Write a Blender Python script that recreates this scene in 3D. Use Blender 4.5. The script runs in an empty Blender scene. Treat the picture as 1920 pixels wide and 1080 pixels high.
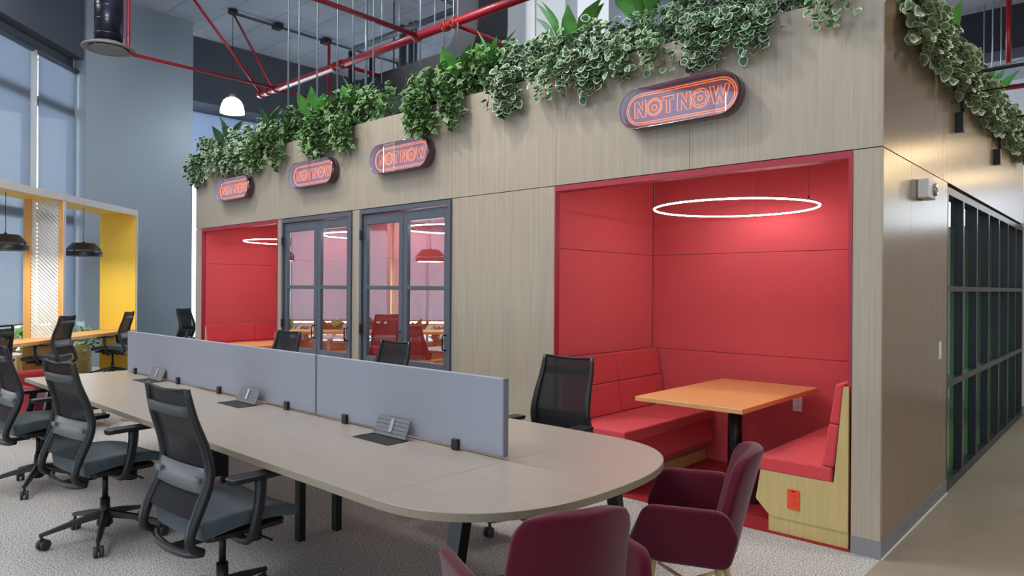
import bpy, bmesh, math, random
from mathutils import Vector, Matrix, Euler
R_ = math.radians
PI = math.pi
S2 = math.sqrt(0.5)
scene = bpy.context.scene
COL = scene.collection

# ---------------------------------------------------------------- camera
cam_data = bpy.data.cameras.new('camera')
cam_data.sensor_width = 36.0
cam_data.lens = 36.0 * 1299.6 / 1920.0
cam_data.clip_start = 0.05
cam_data.clip_end = 200
cam = bpy.data.objects.new('camera', cam_data)
COL.objects.link(cam)
YAW, ROLL = 0.739472, 0.0064705
cam.matrix_world = (Matrix.Translation((0, 0, 1.5)) @ Matrix.Rotation(YAW, 4, 'Z')
                    @ Matrix.Rotation(PI / 2, 4, 'X') @ Matrix.Rotation(ROLL, 4, 'Z'))
scene.camera = cam

# ---------------------------------------------------------------- view, world, lights
scene.view_settings.view_transform = 'Standard'
scene.view_settings.look = 'None'
scene.view_settings.gamma = 1.0
scene.view_settings.use_curve_mapping = False
scene.view_settings.exposure = 0.0

world = bpy.data.worlds.new('daylight')
scene.world = world
world.use_nodes = True
wn = world.node_tree
bg = wn.nodes['Background']
bg.inputs['Color'].default_value = (0.84, 0.92, 1.0, 1)
# the sky is brightest on the side of the tall windows
_tc = wn.nodes.new('ShaderNodeTexCoord')
_dp = wn.nodes.new('ShaderNodeVectorMath')
_dp.operation = 'DOT_PRODUCT'
_dp.inputs[1].default_value = (-S2, -S2, 0)
_mr = wn.nodes.new('ShaderNodeMapRange')
_mr.interpolation_type = 'SMOOTHSTEP'
_mr.inputs['From Min'].default_value = 0.25
_mr.inputs['From Max'].default_value = 0.85
_mr.inputs['To Min'].default_value = 1.5
_mr.inputs['To Max'].default_value = 18.0
wn.links.new(_tc.outputs['Generated'], _dp.inputs[0])
wn.links.new(_dp.outputs['Value'], _mr.inputs['Value'])
# and a second bright patch beyond the far end of the corridor
_dp2 = wn.nodes.new('ShaderNodeVectorMath')
_dp2.operation = 'DOT_PRODUCT'
_dp2.inputs[1].default_value = (0.12, 0.99, 0.1)
_mr2 = wn.nodes.new('ShaderNodeMapRange')
_mr2.interpolation_type = 'SMOOTHSTEP'
_mr2.inputs['From Min'].default_value = 0.85
_mr2.inputs['From Max'].default_value = 0.97
_mr2.inputs['To Min'].default_value = 0.0
_mr2.inputs['To Max'].default_value = 2.6
_ad = wn.nodes.new('ShaderNodeMath')
_ad.operation = 'ADD'
wn.links.new(_tc.outputs['Generated'], _dp2.inputs[0])
wn.links.new(_dp2.outputs['Value'], _mr2.inputs['Value'])
wn.links.new(_mr.outputs[0], _ad.inputs[0])
wn.links.new(_mr2.outputs[0], _ad.inputs[1])
wn.links.new(_ad.outputs[0], bg.inputs['Strength'])


def lamp(kind, name, loc, energy, color=(1, 1, 1), target=None, **kw):
    d = bpy.data.lights.new(name, kind)
    d.energy = energy
    d.color = color
    for k, v in kw.items():
        setattr(d, k, v)
    o = bpy.data.objects.new(name, d)
    COL.objects.link(o)
    o.location = loc
    if target is not None:
        o.rotation_euler = (Vector(target) - Vector(loc)).to_track_quat('-Z', 'Y').to_euler()
    return o


for i, (x, y) in enumerate(((-3.5, -2.0), (-7.0, -1.0), (-5.0, 1.5), (-11.5, 1.8))):
    lamp('AREA', 'ceiling_fill', (x, y, 6.4), 80, (1.0, 0.95, 0.88), (x, y, 0), shape='SQUARE', size=1.2)  # added downward fill under the slab, no fixture behind it
# added fill out of the frame, no fixtures: points, and uplights washing the ceiling
for x, y in ((-5.5, 0.8), (-9.5, 2.5), (-3.5, -2.0), (1.2, 9.5)):
    lamp('POINT', 'overhead_fill', (x, y, 5.0), 70, (0.95, 0.97, 1.0), shadow_soft_size=0.25)
    lamp('AREA', 'uplight_fill', (x, y, 5.2), 90, (0.93, 0.96, 1.0), (x, y + 0.01, 9), shape='DISK', size=0.5)
# warm pendants down the corridor, beyond the right edge
for x, y, z in ((0.9, 13.2, 3.8), (1.0, 10.9, 3.2), (1.0, 17.5, 3.9)):
    lamp('POINT', 'corridor_bulb', (x, y, z), 26, (1.0, 0.72, 0.38), shadow_soft_size=0.12)
# small bright ceiling spots that throw the leaf shadows
for p, q, e in (((-5.0, 2.2, 6.6), (-2.2, 4.235, 2.7), 360), ((-9.3, 2.3, 6.6), (-7.0, 4.235, 2.7), 340), ((-7.0, 2.0, 6.6), (-4.6, 4.235, 2.7), 300)):
    lamp('SPOT', 'track_spot', p, e, (1.0, 0.95, 0.88), q, spot_size=1.2, spot_blend=0.7, shadow_soft_size=0.05)
for p, e in (((-5.6, 3.6, 6.5), 650), ((-9.6, 4.2, 6.5), 260)):
    lamp('SPOT', 'column_fill', p, e, (0.95, 0.97, 1.0), (-6.9, 8.0, 5.2), spot_size=0.8, spot_blend=0.5, shadow_soft_size=0.25)  # added spots without a fixture, they brighten the concrete column
lamp('AREA', 'ceiling_fill', (1.9, 5.5, 6.2), 130, (1.0, 0.93, 0.84), (1.9, 5.5, 0), shape='SQUARE', size=1.0)  # added fill over the corridor, lifts the floor and side wall
lamp('AREA', 'side_room_fill', (-2.2, 8.2, 2.2), 60, (0.92, 1.0, 0.94), (-3.5, 8.2, 0.9), shape='RECTANGLE', size=1.0, size_y=3.0)  # added area fill behind the panes, brightens the green wall

# ---------------------------------------------------------------- materials
MATS = {}


def srgb(r, g, b):
    def f(c):
        c = c / 255.0
        return c / 12.92 if c <= 0.04045 else ((c + 0.055) / 1.055) ** 2.4
    return (f(r), f(g), f(b), 1.0)


def mat(name, col, rough=0.6, metal=0.0, spec=0.5, noise=None, bump=None, emit=None, trans=None, sheen=0.0,
        alpha=None, coat=0.0, ior=None):
    """noise=(scale xyz, strength, detail)  bump=(scale xyz, strength)"""
    if name in MATS:
        return MATS[name]
    m = bpy.data.materials.new(name)
    m.use_nodes = True
    nt = m.node_tree
    p = nt.nodes['Principled BSDF']
    p.inputs['Base Color'].default_value = col
    p.inputs['Roughness'].default_value = rough
    p.inputs['Metallic'].default_value = metal
    p.inputs['Specular IOR Level'].default_value = spec
    if sheen:
        p.inputs['Sheen Weight'].default_value = sheen
    if coat:
        p.inputs['Coat Weight'].default_value = coat
        p.inputs['Coat Roughness'].default_value = 0.1
    if alpha is not None:
        p.inputs['Alpha'].default_value = alpha
    if trans is not None:
        p.inputs['Transmission Weight'].default_value = trans
    if ior:
        p.inputs['IOR'].default_value = ior
    if emit:
        p.inputs['Emission Color'].default_value = emit[0]
        p.inputs['Emission Strength'].default_value = emit[1]
    tc = None
    if noise or bump:
        tc = nt.nodes.new('ShaderNodeTexCoord')
    if noise:
        sc, st, det = noise
        mp = nt.nodes.new('ShaderNodeMapping')
        mp.inputs['Scale'].default_value = sc
        nt.links.new(tc.outputs['Object'], mp.inputs['Vector'])
        nz = nt.nodes.new('ShaderNodeTexNoise')
        nz.inputs['Scale'].default_value = 1.0
        nz.inputs['Detail'].default_value = det
        nt.links.new(mp.outputs['Vector'], nz.inputs['Vector'])
        rp = nt.nodes.new('ShaderNodeValToRGB')
        rp.color_ramp.elements[0].position = 0.3
        rp.color_ramp.elements[1].position = 0.7
        a = tuple(max(0, c * (1 - st)) for c in col[:3]) + (1,)
        b = tuple(min(1, c * (1 + st)) for c in col[:3]) + (1,)
        rp.color_ramp.elements[0].color = a
        rp.color_ramp.elements[1].color = b
        nt.links.new(nz.outputs['Fac'], rp.inputs['Fac'])
        nt.links.new(rp.outputs['Color'], p.inputs['Base Color'])
    if bump:
        sc, st = bump
        mp2 = nt.nodes.new('ShaderNodeMapping')
        mp2.inputs['Scale'].default_value = sc
        nt.links.new(tc.outputs['Object'], mp2.inputs['Vector'])
        nz2 = nt.nodes.new('ShaderNodeTexNoise')
        nz2.inputs['Scale'].default_value = 1.0
        nz2.inputs['Detail'].default_value = 3
        nt.links.new(mp2.outputs['Vector'], nz2.inputs['Vector'])
        bp = nt.nodes.new('ShaderNodeBump')
        bp.inputs['Strength'].default_value = st
        bp.inputs['Distance'].default_value = 0.01
        nt.links.new(nz2.outputs['Fac'], bp.inputs['Height'])
        nt.links.new(bp.outputs['Normal'], p.inputs['Normal'])
    MATS[name] = m
    return m


def mix_transparent(name, col, rough, fac, glossy=False, translucent=0.0):
    """surface mixed with see-through by a constant factor (screen cloth, mesh)"""
    if name in MATS:
        return MATS[name]
    m = bpy.data.materials.new(name)
    m.use_nodes = True
    nt = m.node_tree
    p = nt.nodes['Principled BSDF']
    p.inputs['Base Color'].default_value = col
    p.inputs['Roughness'].default_value = rough
    out = nt.nodes['Material Output']
    tr = nt.nodes.new('ShaderNodeBsdfTransparent')
    mx = nt.nodes.new('ShaderNodeMixShader')
    mx.inputs[0].default_value = fac
    src = p.outputs[0]
    if translucent:
        tl = nt.nodes.new('ShaderNodeBsdfTranslucent')
        tl.inputs['Color'].default_value = col
        m2 = nt.nodes.new('ShaderNodeMixShader')
        m2.inputs[0].default_value = translucent
        nt.links.new(p.outputs[0], m2.inputs[1])
        nt.links.new(tl.outputs[0], m2.inputs[2])
        src = m2.outputs[0]
    nt.links.new(src, mx.inputs[1])
    nt.links.new(tr.outputs[0], mx.inputs[2])
    nt.links.new(mx.outputs[0], out.inputs['Surface'])
    MATS[name] = m
    return m


def pane_mat(name, tint, refl_tint=(1, 1, 1, 1), ior=1.5, boost=0.0):
    """thin clear pane: transparent tint + fresnel mirror"""
    if name in MATS:
        return MATS[name]
    m = bpy.data.materials.new(name)
    m.use_nodes = True
    nt = m.node_tree
    nt.nodes.remove(nt.nodes['Principled BSDF'])
    out = nt.nodes['Material Output']
    tr = nt.nodes.new('ShaderNodeBsdfTransparent')
    tr.inputs['Color'].default_value = tint
    gl = nt.nodes.new('ShaderNodeBsdfGlossy')
    gl.inputs['Roughness'].default_value = 0.0
    gl.inputs['Color'].default_value = refl_tint
    fr = nt.nodes.new('ShaderNodeFresnel')
    fr.inputs['IOR'].default_value = ior
    ad = nt.nodes.new('ShaderNodeMath')
    ad.operation = 'ADD'
    ad.use_clamp = True
    ad.inputs[1].default_value = boost
    nt.links.new(fr.outputs[0], ad.inputs[0])
    # the far face of the thin pane adds no second mirror
    ge = nt.nodes.new('ShaderNodeNewGeometry')
    inv = nt.nodes.new('ShaderNodeMath')
    inv.operation = 'SUBTRACT'
    inv.inputs[0].default_value = 1.0
    nt.links.new(ge.outputs['Backfacing'], inv.inputs[1])
    mu = nt.nodes.new('ShaderNodeMath')
    mu.operation = 'MULTIPLY'
    nt.links.new(ad.outputs[0], mu.inputs[0])
    nt.links.new(inv.outputs[0], mu.inputs[1])
    mx = nt.nodes.new('ShaderNodeMixShader')
    nt.links.new(mu.outputs[0], mx.inputs[0])
    nt.links.new(tr.outputs[0], mx.inputs[1])
    nt.links.new(gl.outputs[0], mx.inputs[2])
    nt.links.new(mx.outputs[0], out.inputs['Surface'])
    MATS[name] = m
    return m


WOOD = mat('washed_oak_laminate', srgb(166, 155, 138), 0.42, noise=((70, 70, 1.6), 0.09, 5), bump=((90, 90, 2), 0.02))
WOOD_SHADED = mat('washed_oak_laminate_shaded', srgb(130, 110, 90), 0.24, noise=((60, 60, 1.2), 0.07, 5), spec=0.7)  # same laminate as the front, the side's shade put into its darker colour
CORE = mat('dark_core', srgb(60, 52, 45), 0.8)
MAPLE = mat('maple_veneer', srgb(190, 168, 112), 0.45, noise=((45, 45, 3), 0.08, 4))
MAPLE_TOP = mat('maple_table_veneer', srgb(216, 160, 100), 0.38, noise=((5, 45, 45), 0.06, 4))
FRAMEW = mat('pale_frame_laminate', srgb(214, 206, 200), 0.5, noise=((20, 20, 2), 0.03, 3))
ORANGEW = mat('honey_oak', srgb(226, 172, 98), 0.45, noise=((40, 40, 2), 0.08, 4))
YEL = mat('yellow_laminate', srgb(255, 212, 74), 0.45)
REDF = mat('red_wool_panel', srgb(203, 80, 86), 0.95, noise=((160, 160, 160), 0.10, 3), bump=((260, 260, 260), 0.12), sheen=0.15)
REDL = mat('red_woven_upholstery', srgb(200, 62, 68), 0.85, noise=((90, 90, 90), 0.05, 2), bump=((200, 200, 200), 0.05), sheen=0.1)
REDT = mat('red_trim', srgb(160, 38, 58), 0.6)
REDC = mat('red_carpet', srgb(150, 20, 28), 1.0, noise=((120, 120, 120), 0.25, 3), bump=((300, 300, 300), 0.4))
MAROON = mat('maroon_felt', srgb(80, 6, 30), 1.0, noise=((120, 120, 120), 0.10, 3), bump=((300, 300, 300), 0.06), sheen=0.22, spec=0.2)
BASEG = mat('grey_vinyl_base', srgb(128, 128, 130), 0.5)
WHITE = mat('white_plastic', srgb(225, 225, 222), 0.4)
BLACKM = mat('black_steel', srgb(30, 31, 34), 0.4, metal=0.3)
BLACKP = mat('black_nylon', srgb(29, 30, 33), 0.38)
GREYP = mat('grey_nylon', srgb(66, 68, 72), 0.45)
LUMB = mat('grey_lumbar_plastic', srgb(104, 106, 110), 0.4)
MESHF = mix_transparent('black_mesh_fabric', srgb(28, 28, 32), 1.0, 0.05)
SLATE = mat('slate_seat_fabric', srgb(66, 77, 83), 0.95, noise=((14, 14, 14), 0.10, 4), bump=((300, 300, 300), 0.08), sheen=0.2)
DESKW = mat('pale_elm_laminate', srgb(160, 150, 140), 0.32, noise=((2.5, 42, 20), 0.055, 5), spec=0.5)
DESKE = mat('desk_edge_band', srgb(142, 132, 112), 0.5)
SEAM = mat('desk_seam_shadow', srgb(120, 108, 92), 0.7)
DIV = mat('grey_screen_fabric', srgb(148, 152, 162), 0.9, noise=((250, 250, 250), 0.04, 2), bump=((400, 400, 400), 0.05))
DIVE = mat('grey_screen_edge', srgb(110, 115, 124), 0.6)
ALU = mat('brushed_aluminium', srgb(126, 126, 128), 0.5, metal=0.5)
STEEL = mat('galvanised_steel', srgb(168, 176, 186), 0.35, metal=0.6)
DOORM = mat('slate_grey_metal', srgb(86, 92, 102), 0.4, metal=0.1)
REDP = mat('red_sprinkler_pipe', srgb(150, 10, 34), 0.4, coat=0.15)
RUST = mat('orange_coupling', srgb(150, 62, 40), 0.5, metal=0.2)
DUCT = mat('dark_duct_metal', srgb(30, 33, 39), 0.6, metal=0.0)
DUCTS = mat('spiral_duct_metal', srgb(34, 38, 48), 0.28, metal=0.6)
DIFF = mat('diffuser_metal', srgb(120, 116, 112), 0.5)
CONC = mat('concrete_ceiling', srgb(165, 174, 186), 0.9, noise=((0.8, 0.8, 0.8), 0.16, 8), bump=((6, 6, 6), 0.25))
def add_seams(m, scale, dark):
    nt = m.node_tree
    p = nt.nodes['Principled BSDF']
    src = p.inputs['Base Color'].links[0].from_socket
    tc = nt.nodes.new('ShaderNodeTexCoord')
    br = nt.nodes.new('ShaderNodeTexBrick')
    br.inputs['Scale'].default_value = scale
    br.inputs['Mortar Size'].default_value = 0.006
    br.inputs['Color1'].default_value = (1, 1, 1, 1)
    br.inputs['Color2'].default_value = (0.93, 0.93, 0.94, 1)
    br.inputs['Mortar'].default_value = (dark, dark, dark, 1)
    nt.links.new(tc.outputs['Object'], br.inputs['Vector'])
    mx = nt.nodes.new('ShaderNodeMix')
    mx.data_type = 'RGBA'
    mx.blend_type = 'MULTIPLY'
    mx.inputs[0].default_value = 1
    nt.links.new(src, mx.inputs[6])
    nt.links.new(br.outputs['Color'], mx.inputs[7])
    nt.links.new(mx.outputs[2], p.inputs['Base Color'])


add_seams(CONC, 0.32, 0.72)
PILLAR = mat('raw_concrete_column', srgb(196, 200, 204), 0.85, noise=((1.5, 1.5, 1.0), 0.06, 7))
WALLB = mat('blue_grey_paint', srgb(146, 160, 172), 0.6)
WALLD = mat('dark_slate_paint', srgb(74, 80, 90), 0.7)
WALLW = mat('white_paint', srgb(222, 226, 232), 0.7)
WALLT = mat('taupe_paint', srgb(150, 146, 140), 0.7)
WINF = mat('white_window_frame', srgb(216, 220, 226), 0.45)
WIND = mat('dark_window_frame', srgb(70, 78, 90), 0.5)
BLIND = mix_transparent('grey_roller_blind', srgb(132, 142, 154), 0.8, 0.12, translucent=0.5)
LEAF = mat('leaf_green', srgb(84, 126, 82), 0.5, noise=((9, 9, 9), 0.35, 2), spec=0.4)
LEAFD = mat('leaf_dark_green', srgb(56, 98, 68), 0.45, noise=((9, 9, 9), 0.35, 2), spec=0.4)
LEAFR = mat('leaf_cream_rim', srgb(196, 210, 176), 0.55)
LEAFY = mat('leaf_lime', srgb(140, 172, 96), 0.5, noise=((9, 9, 9), 0.3, 2))
LEAFB = mat('broad_leaf_green', srgb(84, 150, 66), 0.35, noise=((7, 7, 7), 0.35, 2), spec=0.5)
STEMM = mat('plant_stem', srgb(92, 104, 58), 0.7)
SOIL = mat('planter_soil', srgb(40, 34, 28), 1.0)
NEON = mat('orange_neon', srgb(120, 40, 20), 0.4, emit=((1.0, 0.25, 0.02, 1), 1.5))
SIGNB = mat('pink_acrylic_back', srgb(134, 132, 172), 0.15, spec=0.8, coat=0.5)
SIGNR = mat('plum_acrylic_rim', srgb(70, 26, 42), 0.12, spec=0.8, coat=0.6)
LEDW = mat('white_led', (1, 1, 1, 1), 0.4, emit=((1.0, 0.93, 0.92, 1), 56.0))
LAMPG = mat('glowing_acrylic', (1, 1, 1, 1), 0.3, emit=((0.95, 0.97, 1.0, 1), 1.6))
BIRCH = mat('pale_ash_leg', srgb(196, 174, 128), 0.45, noise=((30, 30, 3), 0.08, 3))
ORANGEP = mat('orange_outlet_plate', srgb(228, 70, 34), 0.4)
RUBBER = mat('caster_rubber', srgb(52, 53, 56), 0.5)
GLASSC = pane_mat('clear_pane', (0.97, 0.98, 0.98, 1), boost=0.40, ior=1.6)
GLASSW = pane_mat('window_pane', (0.96, 0.98, 1.0, 1))
GLASSG = pane_mat('green_pane', (0.42, 0.68, 0.48, 1), boost=0.0)
ACRYL = pane_mat('acrylic_face', (0.95, 0.86, 0.92, 1), boost=0.22)


def carpet_material():
    m = mat('grey_loop_carpet', srgb(168, 164, 160), 1.0)
    nt = m.node_tree
    p = nt.nodes['Principled BSDF']
    tc = nt.nodes.new('ShaderNodeTexCoord')
    n1 = nt.nodes.new('ShaderNodeTexNoise')
    n1.inputs['Scale'].default_value = 120
    n1.inputs['Detail'].default_value = 2
    n2 = nt.nodes.new('ShaderNodeTexNoise')
    n2.inputs['Scale'].default_value = 1.6
    n2.inputs['Detail'].default_value = 3
    nt.links.new(tc.outputs['Object'], n1.inputs['Vector'])
    nt.links.new(tc.outputs['Object'], n2.inputs['Vector'])
    r = nt.nodes.new('ShaderNodeValToRGB')
    r.color_ramp.elements[0].position = 0.36
    r.color_ramp.elements[1].position = 0.66
    r.color_ramp.elements[0].color = srgb(112, 109, 107)
    r.color_ramp.elements[1].color = srgb(222, 219, 214)
    nt.links.new(n1.outputs['Fac'], r.inputs['Fac'])
    r2 = nt.nodes.new('ShaderNodeValToRGB')
    r2.color_ramp.elements[0].color = (0.86, 0.86, 0.86, 1)
    r2.color_ramp.elements[1].color = (1, 1, 1, 1)
    nt.links.new(n2.outputs['Fac'], r2.inputs['Fac'])
    mx = nt.nodes.new('ShaderNodeMix')
    mx.data_type = 'RGBA'
    mx.blend_type = 'MULTIPLY'
    mx.inputs[0].default_value = 1
    nt.links.new(r.outputs[0], mx.inputs[6])
    nt.links.new(r2.outputs[0], mx.inputs[7])
    nt.links.new(mx.outputs[2], p.inputs['Base Color'])
    b = nt.nodes.new('ShaderNodeBump')
    b.inputs['Strength'].default_value = 0.3
    b.inputs['Distance'].default_value = 0.006
    nt.links.new(n1.outputs['Fac'], b.inputs['Height'])
    nt.links.new(b.outputs[0], p.inputs['Normal'])
    return m


CARPET = carpet_material()
FLOORC = mat('polished_concrete', srgb(152, 138, 122), 0.38, noise=((1.1, 1.1, 1.1), 0.14, 8), bump=((3, 3, 3), 0.03))


# ---------------------------------------------------------------- mesh builder
class MB:
    def __init__(self):
        self.bm = bmesh.new()

    def _faces(self, vs, fs, mi, smooth):
        bv = [self.bm.verts.new(v) for v in vs]
        for f in fs:
            try:
                fc = self.bm.faces.new([bv[i] for i in f])
                fc.material_index = mi
                fc.smooth = smooth
            except ValueError:
                pass
        return bv

    def box(self, x0, x1, y0, y1, z0, z1, mi=0, M=None):
        vs = [Vector((x, y, z)) for z in (z0, z1) for y in (y0, y1) for x in (x0, x1)]
        if M is not None:
            vs = [M @ v for v in vs]
        self._faces(vs, [(0, 2, 3, 1), (4, 5, 7, 6), (0, 1, 5, 4), (2, 6, 7, 3), (0, 4, 6, 2), (1, 3, 7, 5)], mi, False)
        return self

    def prism(self, pts, axis, a, b, mi=0, M=None, smooth=False):
        """pts 2D polygon; axis 'x': pts=(y,z); 'y': pts=(x,z); 'z': pts=(x,y)"""
        n = len(pts)

        def mk(p, t):
            v = {'x': (t, p[0], p[1]), 'y': (p[0], t, p[1]), 'z': (p[0], p[1], t)}[axis]
            v = Vector(v)
            return M @ v if M is not None else v
        vs = [mk(p, a) for p in pts] + [mk(p, b) for p in pts]
        bv = self._faces(vs, [(i, (i + 1) % n, n + (i + 1) % n, n + i) for i in range(n)], mi, smooth)
        for f in (bv[:n][::-1], bv[n:]):
            fc = self.bm.faces.new(f)
            fc.material_index = mi
        return self

    def tube(self, pts, r, n=8, mi=0, closed=False, caps=True, smooth=True, squash=None):
        """r: number or list. squash: (flatten factor, direction)"""
        P = [Vector(p) for p in pts]
        m = len(P)
        rr = r if isinstance(r, (list, tuple)) else [r] * m
        rings = []
        up = None
        for i in range(m):
            if closed:
                t = P[(i + 1) % m] - P[(i - 1) % m]
            else:
                t = P[min(i + 1, m - 1)] - P[max(i - 1, 0)]
            if t.length < 1e-9:
                t = Vector((0, 0, 1))
            t.normalize()
            if up is None:
                up = Vector((0, 0, 1)) if abs(t.z) < 0.9 else Vector((1, 0, 0))
            a = up - t * up.dot(t)
            if a.length < 1e-6:
                a = t.orthogonal()
            a.normalize()
            up = a
            b = t.cross(a)
            ring = []
            for k in range(n):
                an = 2 * PI * k / n
                d = (a * math.cos(an) + b * math.sin(an)) * rr[i]
                if squash:
                    ax = Vector(squash[1]).normalized()
                    d = d - ax * d.dot(ax) * (1 - squash[0])
                ring.append(self.bm.verts.new(P[i] + d))
            rings.append(ring)
        cnt = m if closed else m - 1
        for i in range(cnt):
            A, B = rings[i], rings[(i + 1) % m]
            for k in range(n):
                f = self.bm.faces.new((A[k], A[(k + 1) % n], B[(k + 1) % n], B[k]))
                f.material_index = mi
                f.smooth = smooth
        if caps and not closed:
            for rg, rev in ((rings[0], True), (rings[-1], False)):
                f = self.bm.faces.new(rg[::-1] if rev else rg)
                f.material_index = mi
        return self

    def cyl(self, p0, p1, r0, r1=None, n=16, mi=0, smooth=True):
        return self.tube([p0, p1], [r0, r1 if r1 is not None else r0], n, mi, smooth=smooth)

    def lathe(self, prof, c, n=24, mi=0, cap=True, smooth=True):
        """prof list of (r,z); around vertical axis at c"""
        rings = []
        for r, z in prof:
            rings.append([self.bm.verts.new((c[0] + r * math.cos(2 * PI * k / n), c[1] + r * math.sin(2 * PI * k / n), c[2] + z)) for k in range(n)])
        for i in range(len(rings) - 1):
            for k in range(n):
                f = self.bm.faces.new((rings[i][k], rings[i][(k + 1) % n], rings[i + 1][(k + 1) % n], rings[i + 1][k]))
                f.material_index = mi
                f.smooth = smooth
        if cap:
            for rg in (rings[0][::-1], rings[-1]):
                f = self.bm.faces.new(rg)
                f.material_index = mi
        return self

    def grid(self, fn, nu, nv, mi=0, smooth=True):
        V = [[self.bm.verts.new(fn(i / nu, j / nv)) for j in range(nv + 1)] for i in range(nu + 1)]
        for i in range(nu):
            for j in range(nv):
                f = self.bm.faces.new((V[i][j], V[i + 1][j], V[i + 1][j + 1], V[i][j + 1]))
                f.material_index = mi
                f.smooth = smooth
        return self

    def build(self, name, mats, parent=None, label=None, bevel=None, seg=2, subsurf=0, solid=None, smoothall=False, loc=None, autosm=True):
        me = bpy.data.meshes.new(name)
        bmesh.ops.recalc_face_normals(self.bm, faces=self.bm.faces)
        if smoothall:
            for f in self.bm.faces:
                f.smooth = True
        self.bm.to_mesh(me)
        self.bm.free()
        for m in (mats if isinstance(mats, (list, tuple)) else [mats]):
            me.materials.append(m)
        o = bpy.data.objects.new(name, me)
        COL.objects.link(o)
        if parent is not None:
            o.parent = parent
        if loc is not None:
            o.location = loc
        if solid:
            md = o.modifiers.new('solid', 'SOLIDIFY')
            md.thickness = solid
            md.offset = 0
        if bevel:
            md = o.modifiers.new('bevel', 'BEVEL')
            md.width = bevel
            md.segments = seg
            md.limit_method = 'ANGLE'
            md.angle_limit = R_(35)
            md.harden_normals = False
        if subsurf:
            md = o.modifiers.new('sub', 'SUBSURF')
            md.levels = subsurf
            md.render_levels = subsurf
        if label:
            o['label'] = label
        return o


def thing(name, label, cat, loc=(0, 0, 0), rz=0.0, group=None):
    o = bpy.data.objects.new(name, None)
    COL.objects.link(o)
    o.empty_display_size = 0.1
    o.location = loc
    o.rotation_euler = (0, 0, rz)
    o['label'] = label
    o['category'] = cat
    if group:
        o['group'] = group
    return o


def tag(o, label, cat, group=None, kind=None):
    o['label'] = label
    o['category'] = cat
    if group:
        o['group'] = group
    if kind:
        o['kind'] = kind
    return o


def struct(o, label=None):
    o['kind'] = 'structure'
    if label:
        o['label'] = label
    return o


def dup(root, loc, rz, label, group=None, rot=None):
    r = root.copy()
    COL.objects.link(r)
    r.location = loc
    r.rotation_euler = (0, 0, rz) if rot is None else rot
    r['label'] = label
    if group:
        r['group'] = group
    for ch in list(root.children):
        c = ch.copy()
        COL.objects.link(c)
        c.parent = r
        for g in list(ch.children):
            d = g.copy()
            COL.objects.link(d)
            d.parent = c
    return r


def rbox(x0, x1, y0, y1, z0, z1):
    return MB().box(x0, x1, y0, y1, z0, z1)


def round_poly(pts, r, seg=5):
    out = []
    n = len(pts)
    rs = r if isinstance(r, (list, tuple)) else [r] * n
    for i in range(n):
        p = Vector(pts[i]); a = Vector(pts[i - 1]); b = Vector(pts[(i + 1) % n])
        da = (a - p); db = (b - p)
        ang = da.angle(db)
        t = min(rs[i] / math.tan(ang / 2), da.length * 0.49, db.length * 0.49)
        p0 = p + da.normalized() * t
        p1 = p + db.normalized() * t
        for k in range(seg + 1):
            s = k / seg
            q = p0 * (1 - s) ** 2 + p * 2 * s * (1 - s) + p1 * s ** 2
            out.append((q.x, q.y))
    return out


# ================================================================ THE SHELL
YF = 4.235      # booth front plane
XS = -1.08      # booth side plane
ZJ = 2.302      # joint height
ZT = 3.19       # fascia top
CZ = 6.87       # ceiling
YB = 5.70       # back wall inside booths

struct(MB().box(-26, XS, -8, YF + 0.02, -0.05, 0.0).box(-26, -9.93, YF + 0.02, 20, -0.05, 0.0).build('floor', CARPET), 'grey loop carpet')
struct(MB().box(XS, 9, -8, 22, -0.05, 0.0).box(-9.93, XS, 5.8, 22, -0.05, -0.001).build('floor_concrete', FLOORC), 'polished concrete walkway')
struct(MB().box(-9.73, XS - 0.02, YF + 0.0, 5.8, -0.05, 0.004).build('floor_red_carpet', REDC), 'red carpet inside the booths')
struct(MB().box(-26, 9, -8, 22, CZ, CZ + 0.2).build('ceiling', CONC), 'raw concrete slab')

# booth front: fascia panels and piers
fas = [-9.93, -8.7, -7.47, -6.05, -4.6, -3.41, -2.26, XS]
mb = MB()
for a, b in zip(fas[:-1], fas[1:]):
    mb.box(a + (0.0012 if a > -9.9 else 0), b - (0.0012 if b < XS else 0), YF, YF + 0.03, ZJ + 0.003, ZT)
struct(mb.build('wall_front_upper', WOOD), 'washed oak fascia over the booths')
piers = [(-9.93, -9.735), (-7.655, -7.545), (-6.13, -5.98), (-4.598, -3.415), (-1.232, XS)]
mb = MB()
for a, b in piers:
    mb.box(a, b, YF, YF + 0.03, 0.10, ZJ - 0.003)
struct(mb.build('wall_front_lower', WOOD), 'washed oak piers between the booths')
mb = MB().box(-9.91, XS - 0.04, YF + 0.03, YF + 0.09, ZJ + 0.0, ZT - 0.01)
for a, b in piers:
    mb.box(a + 0.012, b - 0.012, YF + 0.03, YF + 0.09, 0.0, ZJ)
struct(mb.build('wall_front_core', CORE))
mb = MB()
for a, b in piers:
    mb.box(a, b + (0.006 if b == XS else 0), YF - 0.004, YF + 0.03, 0.0, 0.0995)
struct(mb.build('baseboard_front', BASEG))
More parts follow.
